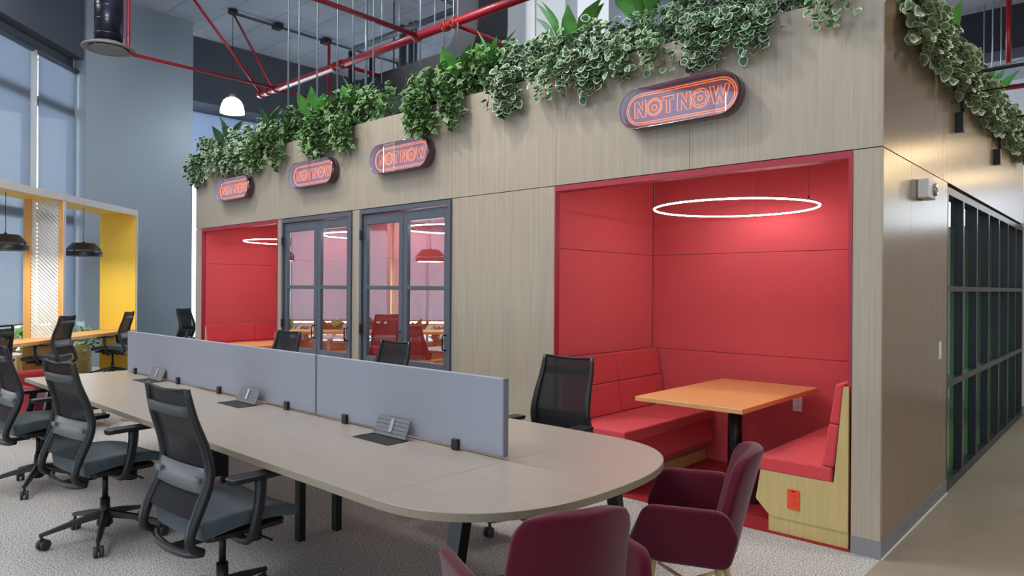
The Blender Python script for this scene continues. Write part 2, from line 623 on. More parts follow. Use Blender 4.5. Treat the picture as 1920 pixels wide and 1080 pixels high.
# side wall
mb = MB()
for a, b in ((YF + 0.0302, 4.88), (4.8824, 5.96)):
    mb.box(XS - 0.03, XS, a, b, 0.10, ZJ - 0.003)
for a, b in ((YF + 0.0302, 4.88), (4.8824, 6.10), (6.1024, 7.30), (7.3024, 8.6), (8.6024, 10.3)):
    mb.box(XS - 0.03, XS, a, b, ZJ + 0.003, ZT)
struct(mb.build('wall_right', WOOD_SHADED), 'side wall of the booth block')
struct(MB().box(XS - 0.09, XS - 0.03, YF + 0.09, 10.3, ZJ - 0.02, ZT - 0.01).box(XS - 0.09, XS - 0.03, YF + 0.09, 5.95, 0, ZJ).build('wall_right_core', CORE))
struct(MB().box(XS - 0.03, XS + 0.006, YF + 0.0302, 5.965, 0.0, 0.0995).build('baseboard_right', BASEG))
struct(MB().box(XS + 0.0062, XS + 0.014, YF, 5.965, 0.0005, 0.007).build('trim_1', WHITE))
# roof over the booths (planter bed) and end wall at left
struct(MB().box(-9.91, XS - 0.09, YF + 0.09, 5.95, 2.95, 3.02).box(XS - 0.8, XS - 0.09, 5.95, 10.3, 2.95, 3.02).build('ceiling_booth_roof', CORE))
struct(MB().box(-9.93, -9.90, YF + 0.03, 5.95, 0, ZT).build('wall_booth_left', WOOD))
struct(MB().box(-9.93, XS - 0.1, 5.86, 5.95, 0, 3.0).build('wall_booth_back', WOOD))

# red booth interiors
def booth_shell(idx, x0, x1, zc=2.56):
    mb = MB()
    rows = [(0.0, 0.947), (0.95, 1.812), (1.815, zc)]
    for a, b in rows:
        mb.box(x0, x1, YB, YB + 0.03, a, b)              # back
        mb.box(x0 - 0.03, x0, YF + 0.05, YB, a, b)      # left
        mb.box(x1, x1 + 0.03, YF + 0.05, YB, a, b)      # right
    struct(mb.build('wall_booth_%d' % idx, REDF, bevel=0.004, seg=2), 'red wool panels')
    struct(MB().box(x0, x1, YF + 0.09, YB, zc, zc + 0.03).build('ceiling_booth_%d' % idx, REDF))


booth_shell(1, -9.70, -7.69)
booth_shell(2, -7.52, -6.08)
booth_shell(3, -6.00, -4.62)
booth_shell(4, -3.41, -1.245)
for i, (a, b) in enumerate(((-3.415, -1.232), (-9.735, -7.655))):
    mb = MB()
    mb.box(a + 0.0005, a + 0.012, YF - 0.004, YF + 0.048, 0.005, ZJ - 0.0455)
    mb.box(b - 0.022, b - 0.0005, YF - 0.004, YF + 0.048, 0.95 if i == 0 else 0.005, ZJ - 0.0455)
    mb.box(a + 0.0005, b - 0.0005, YF - 0.004, YF + 0.089, ZJ - 0.045, ZJ - 0.004)
    struct(mb.build('trim_%d' % (i + 2), REDT), 'red reveal around the booth opening')


# glazed bifold doors of booths 2 and 3
def glazed_door(idx, x0, x1, split):
    root = thing('door_%d' % idx, None, None)
    del root['label'], root['category']
    root['kind'] = 'structure'
    z1 = ZJ - 0.01
    f = MB().box(x0, x1, YF - 0.02, YF + 0.09, z1 - 0.045, z1).box(x0, x0 + 0.035, YF - 0.02, YF + 0.09, 0, z1 - 0.045).box(x1 - 0.035, x1, YF - 0.02, YF + 0.09, 0, z1 - 0.045)
    f.build('door_frame', DOORM, root)
    for li, (a, b) in enumerate(((x0 + 0.04, split - 0.003), (split + 0.003, x1 - 0.04))):
        zt = z1 - 0.055
        st = 0.062
        m = MB()
        m.box(a, a + st, YF + 0.0, YF + 0.045, 0.01, zt).box(b - st, b, YF + 0.0, YF + 0.045, 0.01, zt)
        m.box(a + st, b - st, YF, YF + 0.045, zt - 0.10, zt)
        m.box(a + st, b - st, YF, YF + 0.045, 1.475, 1.515)
        m.box(a + st, b - st, YF, YF + 0.045, 0.745, 0.80)
        m.box(a + st, b - st, YF, YF + 0.045, 0.01, 0.12)
        leaf = m.build('door_leaf', DOORM, root, bevel=0.003, seg=1)
        g = MB()
        for za, zb in ((0.12, 0.745), (0.80, 1.475), (1.515, zt - 0.10)):
            g.box(a + st, b - st, YF + 0.020, YF + 0.024, za, zb)
        g.build('glass_pane', GLASSC, leaf)
        hx = b - 0.03
        h = MB().tube([(hx, YF, 0.93), (hx, YF - 0.04, 0.935), (hx, YF - 0.045, 0.96), (hx, YF - 0.045, 1.04), (hx, YF - 0.04, 1.065), (hx, YF, 1.07)], 0.007, 8)
        h.build('handle', BLACKM, leaf)
    hg = MB()
    for z in (0.35, 1.02, 1.98):
        hg.box(x0 + 0.02, x0 + 0.05, YF - 0.035, YF - 0.02, z, z + 0.10)
    hg.build('hinge', BLACKM, root)
    return root


glazed_door(1, -7.542, -6.132, -6.80)
glazed_door(2, -5.978, -4.600, -5.29)

# ---------------------------------------------------------------- side glazing (green panes) along the corridor
root = thing('window_1', None, None)
del root['label'], root['category']
root['kind'] = 'structure'
yy = [5.985, 6.60, 7.22, 7.84, 8.46, 9.08, 9.70, 10.27]
m = MB()
for z0, z1 in ((0.0, 0.07), (0.775, 0.825), (1.495, 1.535), (2.22, 2.275)):
    m.box(XS - 0.06, XS, yy[0] - 0.02, yy[-1] + 0.03, z0, z1)
for y in yy:
    m.box(XS - 0.06, XS - 0.001, y - 0.02, y + 0.03, 0.07, 2.22)
m.build('window_frame', mat('dark_steel_frame', srgb(38, 43, 50), 0.35, metal=0.2), root)
MB().box(XS - 0.05, XS - 0.045, yy[0], yy[-1], 0.07, 2.22).build('window_pane', GLASSG, root)
# dim room behind the green panes
struct(MB().box(-3.6, XS - 0.09, 5.96, 10.4, 2.28, 2.32).build('ceiling_side_room', CORE))
struct(MB().box(-3.6, -3.55, 5.96, 10.4, 0, 2.3).build('wall_side_room', mat('dim_green_wall', srgb(84, 150, 108), 0.7)))
struct(MB().box(-3.6, 4.5, 10.32, 10.4, 0, 2.32).build('wall_corridor_end', mat('warm_white_paint', srgb(205, 198, 186), 0.6)))
struct(MB().box(XS, 4.5, 10.305, 10.32, 0, 0.12).build('baseboard_corridor', BASEG))
struct(MB().box(4.0, 4.1, 1.5, 22, 0, CZ).build('wall_light_blocker', mat('brown_light_blocker', srgb(120, 108, 98), 0.7)))  # unseen wall, added to block light from the right


def side_sofa():
    t = thing('lounge_bench', 'dark bench behind the green glazing of the side room', 'bench', (-2.6, 7.6, 0))
    MB().box(-0.35, 0.35, -0.8, 0.8, 0.12, 0.45).build('seat', mat('dark_green_fabric', srgb(50, 70, 60), 0.9), t, bevel=0.02)
    MB().box(-0.35, -0.2, -0.8, 0.8, 0.46, 0.85).build('backrest', MATS['dark_green_fabric'], t, bevel=0.02)
    for x in (-0.3, 0.3):
        for y in (-0.7, 0.7):
            MB().cyl((x, y, 0), (x, y, 0.12), 0.02).build('leg', BLACKM, t)


side_sofa()

# ---------------------------------------------------------------- window wall at 45 degrees (u along, v outwards)
MU = Matrix(((-S2, -S2, 0, 0), (S2, -S2, 0, 0), (0, 0, 1, 0), (0, 0, 0, 1)))   # (u, v, z) -> world
VW = 7.5


def W(u, v, z=0):
    return MU @ Vector((u, v, z))


BLIND_LABELS = ['grey roller blind on the window farthest from the blue grey wall',
                'grey roller blind on the sixth window from the blue grey wall',
                'grey roller blind on the fifth window from the blue grey wall',
                'grey roller blind on the fourth window from the blue grey wall',
                'grey roller blind on the third window from the blue grey wall',
                'wide grey roller blind left of the white mullion, behind the left black hanging lamp',
                'narrow grey roller blind between the white mullion and the blue grey wall']
us = [-1.2, 1.2, 3.3, 5.4, 7.6, 9.75, 11.885, 13.1]
mb = MB()
mb.box(-16, -1.3, VW, VW + 0.25, 0, CZ, M=MU).box(-1.3, 13.1, VW, VW + 0.25, 5.43, CZ, M=MU).box(-1.3, 13.1, VW, VW + 0.2, 0, 0.10, M=MU)  # solid stretch past the windows is unseen, extended to block sky spill
struct(mb.build('wall_window_side', WALLD))
for i in range(len(us) - 1):
    a, b = us[i], us[i + 1]
    r = thing('window_%d' % (i + 2), None, None)
    del r['label'], r['category']
    r['kind'] = 'structure'
    m = MB()
    hw = 0.095
    a0 = a + (hw if i > 0 else 0)
    b0 = b - (hw if i < len(us) - 2 else 0.06)
    m.box(a - (0.0 if i else 0.1), a0, VW - 0.06, VW + 0.08, 0.1, 5.43, M=MU)
    m.box(b0, b, VW - 0.06, VW + 0.08, 0.1, 5.43, M=MU)
    m.box(a0, b0, VW - 0.05, VW + 0.06, 5.36, 5.43, M=MU)
    m.box(a0, b0, VW - 0.05, VW + 0.06, 0.10, 0.16, M=MU)
    m.box(a0, b0, VW - 0.02, VW + 0.06, 0.66, 0.80, M=MU)
    m.build('window_frame', WINF, r)
    m = MB()
    for z in (2.60, 4.55):
        m.box(a0, b0, VW + 0.03, VW + 0.10, z, z + 0.16, M=MU)
    m.box(b0 - 0.45, b0 - 0.40, VW + 0.5, VW + 0.55, 0.0, 4.55, M=MU)
    m.build('transom', WIND, r)
    MB().box(a0, b0, VW + 0.02, VW + 0.024, 0.16, 5.36, M=MU).build('window_pane', GLASSW, r)
    # roller blind
    m = MB().box(a0 + 0.01, b0 - 0.01, VW - 0.075, VW - 0.071, 0.86, 5.37, M=MU)
    bl = tag(m.build('roller_blind', BLIND), BLIND_LABELS[i], 'blind', 'roller blinds on the tall windows')
    MB().cyl(W(a0, VW - 0.10, 5.40), W(b0, VW - 0.10, 5.40), 0.045, mi=0).build('blind_tube', WIND, bl)
    MB().box(a0 + 0.01, b0 - 0.01, VW - 0.085, VW - 0.062, 0.84, 0.87, M=MU).build('hem_bar', mat('bronze_hem', srgb(120, 100, 80), 0.5), bl)
# dark bulkhead above the window
struct(MB().box(-3, 12.97, 7.25, VW, 5.62, CZ, M=MU).build('trim_bulkhead', WALLD), 'dark bulkhead above the tall windows')
# blue grey wall
struct(MB().prism([(-14.57, 3.96), (-14.3, 4.10), (-14.3, 6.02), (-14.9, 6.02), (-14.9, 3.96)], 'z', 0, CZ).build('wall_left', WALLB), 'tall blue grey wall')
# far wall beyond with bulkhead and clerestory windows
XB = -15.1
struct(MB().box(XB - 1.0, XB, 6.02, 22, 5.48, CZ).build('trim_far_bulkhead', WALLD), 'dark bulkhead over the far windows')
r = thing('window_9', None, None)
del r['label'], r['category']
r['kind'] = 'structure'
m = MB()
for z0, z1 in ((5.42, 5.48), (4.32, 4.40), (0.0, 0.12)):
    m.box(XB - 0.95, XB - 0.85, 6.02, 16, z0, z1)
for y in (6.05, 8.9, 11.8):
    m.box(XB - 0.95, XB - 0.85, y, y + 0.08, 0, 5.42)
m.build('window_frame', WIND, r)
MB().box(XB - 0.905, XB - 0.90, 6.05, 16, 0.1, 5.4).build('window_pane', GLASSW, r)
m = MB().box(XB - 0.80, XB - 0.79, 6.05, 16, 4.45, 5.45)
tag(m.build('window_shade', mix_transparent('pale_shade', srgb(170, 184, 204), 0.8, 0.06, translucent=0.35)), 'pale shade over the high window above the left end of the plants', 'blind')

# concrete column, walls behind the booths
struct(MB().box(-7.65, -6.28, 8.0, 8.9, 0, CZ).build('wall_column', PILLAR), 'raw concrete column')
struct(MB().box(-6.28, -5.72, 8.3, 8.9, 0, CZ).build('wall_column_white', WALLW))
struct(MB().box(-5.72, -3.6, 8.6, 8.9, 2.0, CZ).build('wall_far_blue', mat('blue_grey_panel', srgb(128, 142, 160), 0.6)))
struct(MB().box(-16, 1.0, 21.6, 21.8, 0, CZ).box(1.0, 4.0, 21.6, 21.8, 0, 1.9).box(1.0, 4.0, 21.6, 21.8, 4.1, CZ).box(4.0, 9, 21.6, 21.8, 0, CZ).build('wall_back', WALLW))
struct(MB().box(-4.5, 6, 15.9, 16.6, 6.05, CZ).build('trim_beam', mat('navy_beam', srgb(22, 26, 40), 0.6)), 'dark beam across the ceiling')
struct(MB().box(-4.5, 6, 11.2, 11.6, 6.5, CZ).build('trim_beam_far', CONC))

# ================================================================ THE YELLOW FRAME
def yellow_frame():
    V0, V1 = 6.0, 6.62
    U0, U1 = 2.0, 12.44
    root = thing('window_counter_frame', 'tall yellow lined timber frame with counter along the windows', 'frame', tuple(W(7.2, 6.3, 0)))
    inv = Matrix.Translation(-W(7.2, 6.3, 0))
    X = inv @ MU
    m = MB().box(U0, U1, V0, V1, 2.745, 2.81, M=X)
    m.box(U1 - 0.035, U1, V0, V1, 0, 2.745, M=X)
    m.box(U0, U1, V0 - 0.004, V0 + 0.02, 2.715, 2.815, M=X)
    m.build('outer_shell', FRAMEW, root)
    m = MB().box(U0, U1 - 0.035, V0 + 0.021, V1, 2.735, 2.744, M=X).box(U1 - 0.05, U1 - 0.036, V0 + 0.012, V1 - 0.002, 0, 2.735, M=X)
    m.build('yellow_lining', YEL, root)
    MB().box(U0, U1 - 0.051, V0 - 0.0, V1 - 0.05, 0.685, 0.735, M=X).build('counter', ORANGEW, root, bevel=0.003, seg=1)
    for k, u in enumerate((10.30, 7.6, 4.9)):
        m = MB()
        m.box(u - 0.03, u + 0.02, V0 + 0.005, V0 + 0.07, 0.736, 2.735, M=X)
        m.box(u - 0.03, u + 0.02, V1 - 0.16, V1 - 0.06, 0.736, 2.735, M=X)
        m.box(u - 0.03, u + 0.02, V0 + 0.005, V1 - 0.06, 0.0, 0.684, M=X)
        d = m.build('divider_post', ORANGEW, root)
        MB().box(u - 0.034, u + 0.024, V0 - 0.004, V0 + 0.004, 0.736, 2.735, M=X).build('post_edge', FRAMEW, d)
        # slanted lattice
        m = MB()
        va, vb = V0 + 0.07, V1 - 0.16
        step = 0.0575
        z = 0.74 - (vb - va)
        while z < 2.73:
            # slat goes from (va, z) up to (vb, z + w)
            w = vb - va
            t = 0.036
            pts = []
            lo, hi = 0.737, 2.734
            def clipz(v, zz):
                return (v, min(max(zz, lo), hi))
            # parallelogram clipped by z range
            poly = [(va, z), (vb, z + w), (vb, z + w + t), (va, z + t)]
            def clip(poly, zc, keep_above):
                out = []
                for i in range(len(poly)):
                    p, q = poly[i], poly[(i + 1) % len(poly)]
                    ip = (p[1] >= zc) if keep_above else (p[1] <= zc)
                    iq = (q[1] >= zc) if keep_above else (q[1] <= zc)
                    if ip:
                        out.append(p)
                    if ip != iq:
                        s = (zc - p[1]) / (q[1] - p[1])
                        out.append((p[0] + s * (q[0] - p[0]), zc))
                return out
            poly = clip(poly, lo, True)
            if len(poly) >= 3:
                poly = clip(poly, hi, False)
            if len(poly) >= 3:
                m.prism([(p[0], p[1]) for p in poly], 'x', u - 0.012, u + 0.004, M=X)
            z += step
        m.build('slanted_lattice', mat('white_lattice', srgb(236, 232, 226), 0.5), root)
    return root


yellow_frame()


# planters under the counter
def add_leaf(bm_, base, direc, up, length, width, kind, rim=True, curl=0.25):
    """one leaf as a small fan. materials: 0 body, 1 rim"""
    d = Vector(direc).normalized()
    n = Vector(up)
    n = n - d * n.dot(d)
    if n.length < 1e-4:
        n = d.orthogonal()
    n.normalize()
    s = d.cross(n)
    base = Vector(base)
    if kind == 'round':
        out = [(0.0, 0.0), (0.12, 0.34), (0.38, 0.5), (0.68, 0.46), (0.92, 0.24), (1.0, 0.0)]
    elif kind == 'ivy':
        out = [(0.0, 0.0), (0.10, 0.42), (0.32, 0.5), (0.55, 0.36), (0.80, 0.17), (1.0, 0.0)]
    else:
        out = [(0.0, 0.0), (0.15, 0.26), (0.38, 0.5), (0.62, 0.42), (0.84, 0.18), (1.0, 0.0)]
    mid = [0.0, 0.0]

    def P(t, w, k=1.0):
        zc = -curl * length * t * t + abs(w) * width * 0.25
        return base + d * (t * length) + s * (w * width) + n * zc
    outer = out + [(t, -w) for t, w in out[-2:0:-1]]
    if rim:
        inner = [(0.46 + (t - 0.46) * 0.80, w * 0.78) for t, w in outer]
        vo = [bm_.verts.new(P(t, w)) for t, w in outer]
        vi = [bm_.verts.new(P(t, w)) for t, w in inner]
        c = bm_.verts.new(P(0.46, 0))
        k = len(vo)
        for i in range(k):
            j = (i + 1) % k
            f = bm_.faces.new((vo[i], vo[j], vi[j], vi[i])); f.material_index = 1
            f = bm_.faces.new((vi[i], vi[j], c)); f.material_index = 0; f.smooth = True
    else:
        vo = [bm_.verts.new(P(t, w)) for t, w in outer]
        ms = [bm_.verts.new(P(t, 0)) for t in (0.2, 0.45, 0.7, 0.88)]
        k = len(out)
        left = vo[:k]
        right = [vo[0]] + vo[:k - 1:-1] + [vo[k - 1]] if False else [vo[0]] + [vo[-i] for i in range(1, k - 1)] + [vo[k - 1]]
        spine = [vo[0]] + ms + [vo[k - 1]]
        for i in range(k - 1):
            for side in (left, right):
                vs = []
                for v in (spine[i], spine[i + 1], side[i + 1], side[i]):
                    if v not in vs:
                        vs.append(v)
                if len(vs) >= 3:
                    f = bm_.faces.new(vs); f.material_index = 0; f.smooth = True


def trailing_plant(seed, kind='round', n_stem=16, drop=0.32, rise=0.22, spread=0.42, leaf=0.05, mats=None, hang=0.45):
    """local frame: wall edge runs along x at y=0,z=0; outwards is -y (hangs there)"""
    rnd = random.Random(seed)
    fol = bmesh.new()
    st = MB()
    hx = [rnd.uniform(-0.25, 0.25) for _ in range(2)]
    for i in range(n_stem):
        x0 = rnd.uniform(-spread * 0.6, spread * 0.6)
        y0 = rnd.uniform(0.06, 0.20)
        ty = rnd.random()
        pts = []
        if ty < hang:      # hanging
            x0 = hx[i % len(hx)] + rnd.uniform(-0.06, 0.06)
            L = rnd.uniform(0.45, 1.0) * drop
            ox = rnd.uniform(-0.12, 0.12)
            oy = rnd.uniform(0.05, 0.13)
            rz = rnd.uniform(0.03, 0.12)
            for k in range(9):
                t = k / 8
                if t < 0.35:
                    a = t / 0.35
                    p = (x0 + ox * 0.3 * a, y0 * (1 - a) - oy * a, rz * math.sin(a * PI * 0.62))
                else:
                    a = (t - 0.35) / 0.65
                    p = (x0 + ox * (0.3 + 0.7 * a), -oy - 0.015 * math.sin(a * 5), rz * math.sin(PI * 0.62) * (1 - a) - L * a)
                pts.append(p)
        else:              # mound
            H = rnd.uniform(0.35, 1.0) * rise
            an = rnd.uniform(-0.9, 0.9)
            oy = rnd.uniform(-0.12, 0.10)
            for k in range(7):
                t = k / 6
                pts.append((x0 + an * 0.25 * t, y0 + oy * t * 1.2, H * math.sin(t * 1.75)))
        st.tube(pts, 0.0022, 4, caps=False)
        nl = 13 if ty < hang else 12
        for k in range(nl):
            t = (k + 0.6) / nl * (len(pts) - 1)
            i0 = min(int(t), len(pts) - 2)
            p = Vector(pts[i0]).lerp(Vector(pts[i0 + 1]), t - i0)
            dirv = Vector((rnd.uniform(-1, 1), rnd.uniform(-1.1, 0.5), rnd.uniform(-0.7, 0.45)))
            p = p + dirv.normalized() * rnd.uniform(0.005, 0.03)
            sz = leaf * rnd.uniform(0.7, 1.15)
            up = Vector((rnd.uniform(-0.4, 0.4), rnd.uniform(-1.0, -0.1), rnd.uniform(0.2, 1.0)))
            if p.y < -0.13:
                p.y = -0.13
            if p.z < -0.02 and p.y > -0.035:
                p.y = -0.035 - rnd.random() * 0.02
                dirv.y = -abs(dirv.y)
            add_leaf(fol, p, dirv, up, sz, sz * (1.0 if kind == 'round' else 0.85), kind, rim=True)
    fm = MB()
    fm.bm.free()
    fm.bm = fol
    root = thing('trailing_plant', '', 'plant')
    st.build('stem', STEMM, root)
    o = fm.build('foliage', mats or [LEAF, LEAFR], root)
    return root


def broad_plant(seed, n=6, L=0.24, W_=0.10, m=None):
    rnd = random.Random(seed)
    fol = bmesh.new()
    st = MB()
    for i in range(n):
        a = 2 * PI * i / n + rnd.uniform(-0.4, 0.4)
        lean = rnd.uniform(0.12, 0.55)
        top = Vector((math.cos(a) * lean * 0.16, math.sin(a) * lean * 0.16, rnd.uniform(0.05, 0.16)))
        st.tube([(0, 0, -0.12), (top.x * 0.4, top.y * 0.4, top.z * 0.3), tuple(top)], 0.004, 5, caps=False)
        d = Vector((math.cos(a) * lean, math.sin(a) * lean, 1.0))
        up = Vector((-math.cos(a) + rnd.uniform(-.5, .5), -math.sin(a) - 0.6, 0.35))
        l = L * rnd.uniform(0.75, 1.1)
        add_leaf(fol, top, d, up, l, l * W_ / L, 'big', rim=False, curl=0.18)
    fm = MB()
    fm.bm.free()
    fm.bm = fol
    root = thing('broad_leaf_plant', '', 'plant')
    st.build('stem', STEMM, root)
    fm.build('foliage', m or LEAFB, root)
    return root


# ---- trailing plants along the front ledge
G1 = 'trailing plants along the booth ledge'
protoR = [trailing_plant(11 + i, 'round', 54, 0.27, 0.36, 0.55, 0.062, [LEAF if i % 2 else LEAFD, LEAFR], (0.42, 0.22, 0.5, 0.34)[i]) for i in range(4)]
PALE = mat('leaf_pale_green', srgb(118, 136, 100), 0.55, noise=((9, 9, 9), 0.25, 2))
protoP = [trailing_plant(71 + i, 'round', 46, 0.22, 0.26, 0.55, 0.072, [PALE, LEAFR], hang=0.55) for i in range(2)]
protoV = [trailing_plant(31 + i, 'ivy', 66, 0.29, 0.40, 0.55, 0.068, [LEAFD if i == 1 else LEAF, LEAFY], (0.6, 0.25, 0.45)[i]) for i in range(3)]
front = [
    (-9.78, 'R', 0, 1.15, 'white-rimmed trailing plant spilling past the left end of the ledge'),
    (-9.32, 'R', 1, 1.05, 'white-rimmed trailing plant above the leftmost orange neon sign'),
    (-8.84, 'R', 2, 1.05, 'white-rimmed trailing plant just right of the leftmost neon sign'),
    (-8.36, 'R', 3, 1.1, 'white-rimmed plant hanging over the left red alcove'),
    (-7.88, 'V', 0, 1.0, 'dense green trailing plant left of the second neon sign'),
    (-7.40, 'V', 1, 1.1, 'yellowish green trailing plant above the second neon sign'),
    (-6.92, 'V', 2, 1.0, 'green heart-leaved plant hanging between second and third neon signs'),
    (-6.44, 'V', 1, 1.1, 'green trailing plant left above the third neon sign'),
    (-5.98, 'V', 0, 1.0, 'green trailing plant directly above the third neon sign, left part'),
    (-5.08, 'V', 2, 0.95, 'bushy ivy mass hanging right above the third neon sign'),
    (-4.70, 'V', 0, 1.15, 'thick ivy clump hanging down right of the third neon sign'),
    (-4.38, 'V', 1, 1.0, 'ivy clump below the curved black duct'),
    (-3.92, 'R', 0, 1.0, 'cream-edged trailing plant in front of the concrete column'),
    (-3.48, 'R', 1, 1.0, 'cream-edged trailing plant at the right edge of the concrete column'),
    (-3.06, 'R', 2, 1.0, 'cream-edged round-leaved plant hanging left above the large neon sign'),
    (-2.62, 'R', 3, 0.85, 'cream-edged plant above the left half of the large neon sign'),
    (-2.20, 'R', 0, 0.9, 'cream-edged plant above the right half of the large neon sign'),
    (-1.82, 'R', 2, 0.9, 'cream-edged plant hanging right above the large neon sign'),
    (-1.38, 'R', 1, 0.8, 'cream-edged plant at the top right corner of the booth front'),
]
used = {}
for x, k, v, sc, lab in front:
    p = (protoR if k == 'R' else protoV)[v]
    loc = (x, YF + 0.0, ZT + 0.005)
    if id(p) not in used:
        used[id(p)] = 1
        p.location = loc
        p['label'] = lab
        p['group'] = G1
        o = p
    else:
        o = dup(p, loc, 0, lab, G1)
    o.scale = (sc, sc * 0.95, sc)
G2 = 'trailing plants along the side ledge'
side_labels = ['first', 'second', 'third', 'fourth', 'fifth', 'sixth', 'seventh', 'eighth', 'ninth', 'tenth']
for i in range(10):
    y = 4.75 + i * 0.56
    lab = 'pale round-leaved plant on the side ledge, %s from the corner' % side_labels[i]
    if i < 2:
        o = protoP[i]
        o.location = (XS, y, ZT + 0.005)
        o.rotation_euler = (0, 0, PI / 2)
        o['label'] = lab
        o['group'] = G2
    else:
        o = dup(protoP[i % 2], (XS, y, ZT + 0.005), PI / 2, lab, G2)
    s = 1.0
    o.scale = (s, s * 0.95, s)

# ---- broad-leaved plants
G3 = 'broad-leaved plants on the booth ledge'
protoB = [broad_plant(51 + i, 8, 0.33, 0.15, LEAFB if i != 1 else LEAFD) for i in range(3)]
bl = [
    (-9.15, 0.14, 1, 0.95, 'dark broad-leaved plant above the leftmost neon sign'),
    (-8.05, 0.14, 1, 0.95, 'pointed broad-leaved plant left of the second neon sign'),
    (-7.05, 0.15, 0, 0.95, 'bright broad-leaved plant between second and third neon signs'),
    (-6.25, 0.14, 2, 0.95, 'bright broad-leaved plant left of the third neon sign'),
    (-4.62, 0.15, 0, 0.90, 'bright broad-leaved plant in front of the curved black duct'),
    (-4.22, 0.14, 2, 0.95, 'broad-leaved plant left of the concrete column'),
    (-3.40, 0.16, 0, 1.05, 'broad-leaved plant at the right edge of the concrete column'),
    (-2.72, 0.18, 2, 1.10, 'broad-leaved plant rising above the large neon sign'),
    (-2.35, 0.20, 1, 1.0, 'dark broad-leaved plant right above the large neon sign'),
]
used = {}
for x, dy, v, sc, lab in bl:
    p = protoB[v]
    loc = (x, YF + dy - 0.04, ZT + 0.14)
    if v not in used:
        used[v] = 1
        p.location = loc
        p['label'] = lab
        p['group'] = G3
        o = p
        o.rotation_euler = (0, 0, x * 3)
    else:
        o = dup(p, loc, x * 3, lab, G3)
    o.scale = (sc, sc, sc)
for y, v, lab in ((5.0, 0, 'bright broad-leaved plant on the side ledge nearest the corner'),
                  (6.35, 2, 'bright broad-leaved plant at the middle of the side ledge'),
                  (8.3, 0, 'bright broad-leaved plant at the far part of the side ledge')):
    o = dup(protoB[v], (XS - 0.12, y, ZT + 0.10), y * 2.2, lab, G3)
    o.scale = (1.1, 1.1, 1.1)


# planters and greenery under the counter
def planter(u0, u1, lab, seed):
    c = W((u0 + u1) / 2, 6.95, 0)
    t = thing('planter_box', lab, 'planter', tuple(c), group='planters below the window counter')
    X = Matrix.Translation(-c) @ MU
    MB().box(u0 + 0.01, u1 - 0.01, 6.72, 6.76, 0.0, 0.49, M=X).box(u0 + 0.01, u1 - 0.01, 7.1, 7.14, 0, 0.49, M=X).box(u0 + 0.01, u0 + 0.05, 6.76, 7.1, 0, 0.49, M=X).box(u1 - 0.05, u1 - 0.01, 6.76, 7.1, 0, 0.49, M=X).build('box', MAPLE, t)
    MB().box(u0 + 0.05, u1 - 0.05, 6.76, 7.1, 0.38, 0.42, M=X).build('soil', SOIL, t)
    return t


pl = [(10.38, 12.36, 'maple planter box under the counter beside the yellow end panel'),
      (7.70, 10.22, 'maple planter box under the counter left of the lattice divider'),
      (5.0, 7.5, 'maple planter box below the counter outside the left edge, seen in the door glass'),
      (2.2, 4.8, 'maple planter box at the near end of the counter')]
cnt = 0
for pi, (a, b, lab) in enumerate(pl):
    planter(a, b, lab, pi)
    n = int((b - a) / 0.42)
    for k in range(n):
        u = a + 0.25 + k * (b - a - 0.5) / max(1, n - 1)
        if k % 2 == 0:
            o = dup(protoB[(k + pi) % 3], tuple(W(u, 6.93, 0.53)), u * 5, 'broad leaves in the %s, clump %s' % (['planter beside the yellow end panel', 'planter left of the lattice', 'third planter from the yellow panel', 'planter at the near counter end'][pi], ['nearest its far end', 'second', 'third', 'fourth', 'fifth', 'sixth', 'seventh', 'eighth'][k]), 'greenery in the counter planters')
            o.scale = (1.15, 1.15, 0.95)
        else:
            o = dup(protoR[(k + pi) % 4], tuple(W(u, 6.90, 0.46)), PI * 0.25, 'small variegated leaves in the %s, clump %s' % (['planter beside the yellow end panel', 'planter left of the lattice', 'third planter from the yellow panel', 'planter at the near counter end'][pi], ['nearest its far end', 'second', 'third', 'fourth', 'fifth', 'sixth', 'seventh', 'eighth'][k]), 'greenery in the counter planters')
            o.scale = (0.9, 0.6, 0.9)


# ================================================================ NEON SIGNS
def stadium(w, h, n=14):
    r = h / 2
    pts = []
    for k in range(n + 1):
        a = -PI / 2 + PI * k / n
        pts.append((w / 2 - r + r * math.cos(a), r * math.sin(a)))
    for k in range(n + 1):
        a = PI / 2 + PI * k / n
        pts.append((-w / 2 + r + r * math.cos(a), r * math.sin(a)))
    return pts


def circle2(cx, cz, r, n=20, wav=0.0, lobes=0, sx=1.0):
    return [(cx + sx * (r + wav * math.cos(lobes * a)) * math.cos(a), cz + (r + wav * math.cos(lobes * a)) * math.sin(a)) for a in [2 * PI * k / n for k in range(n)]]


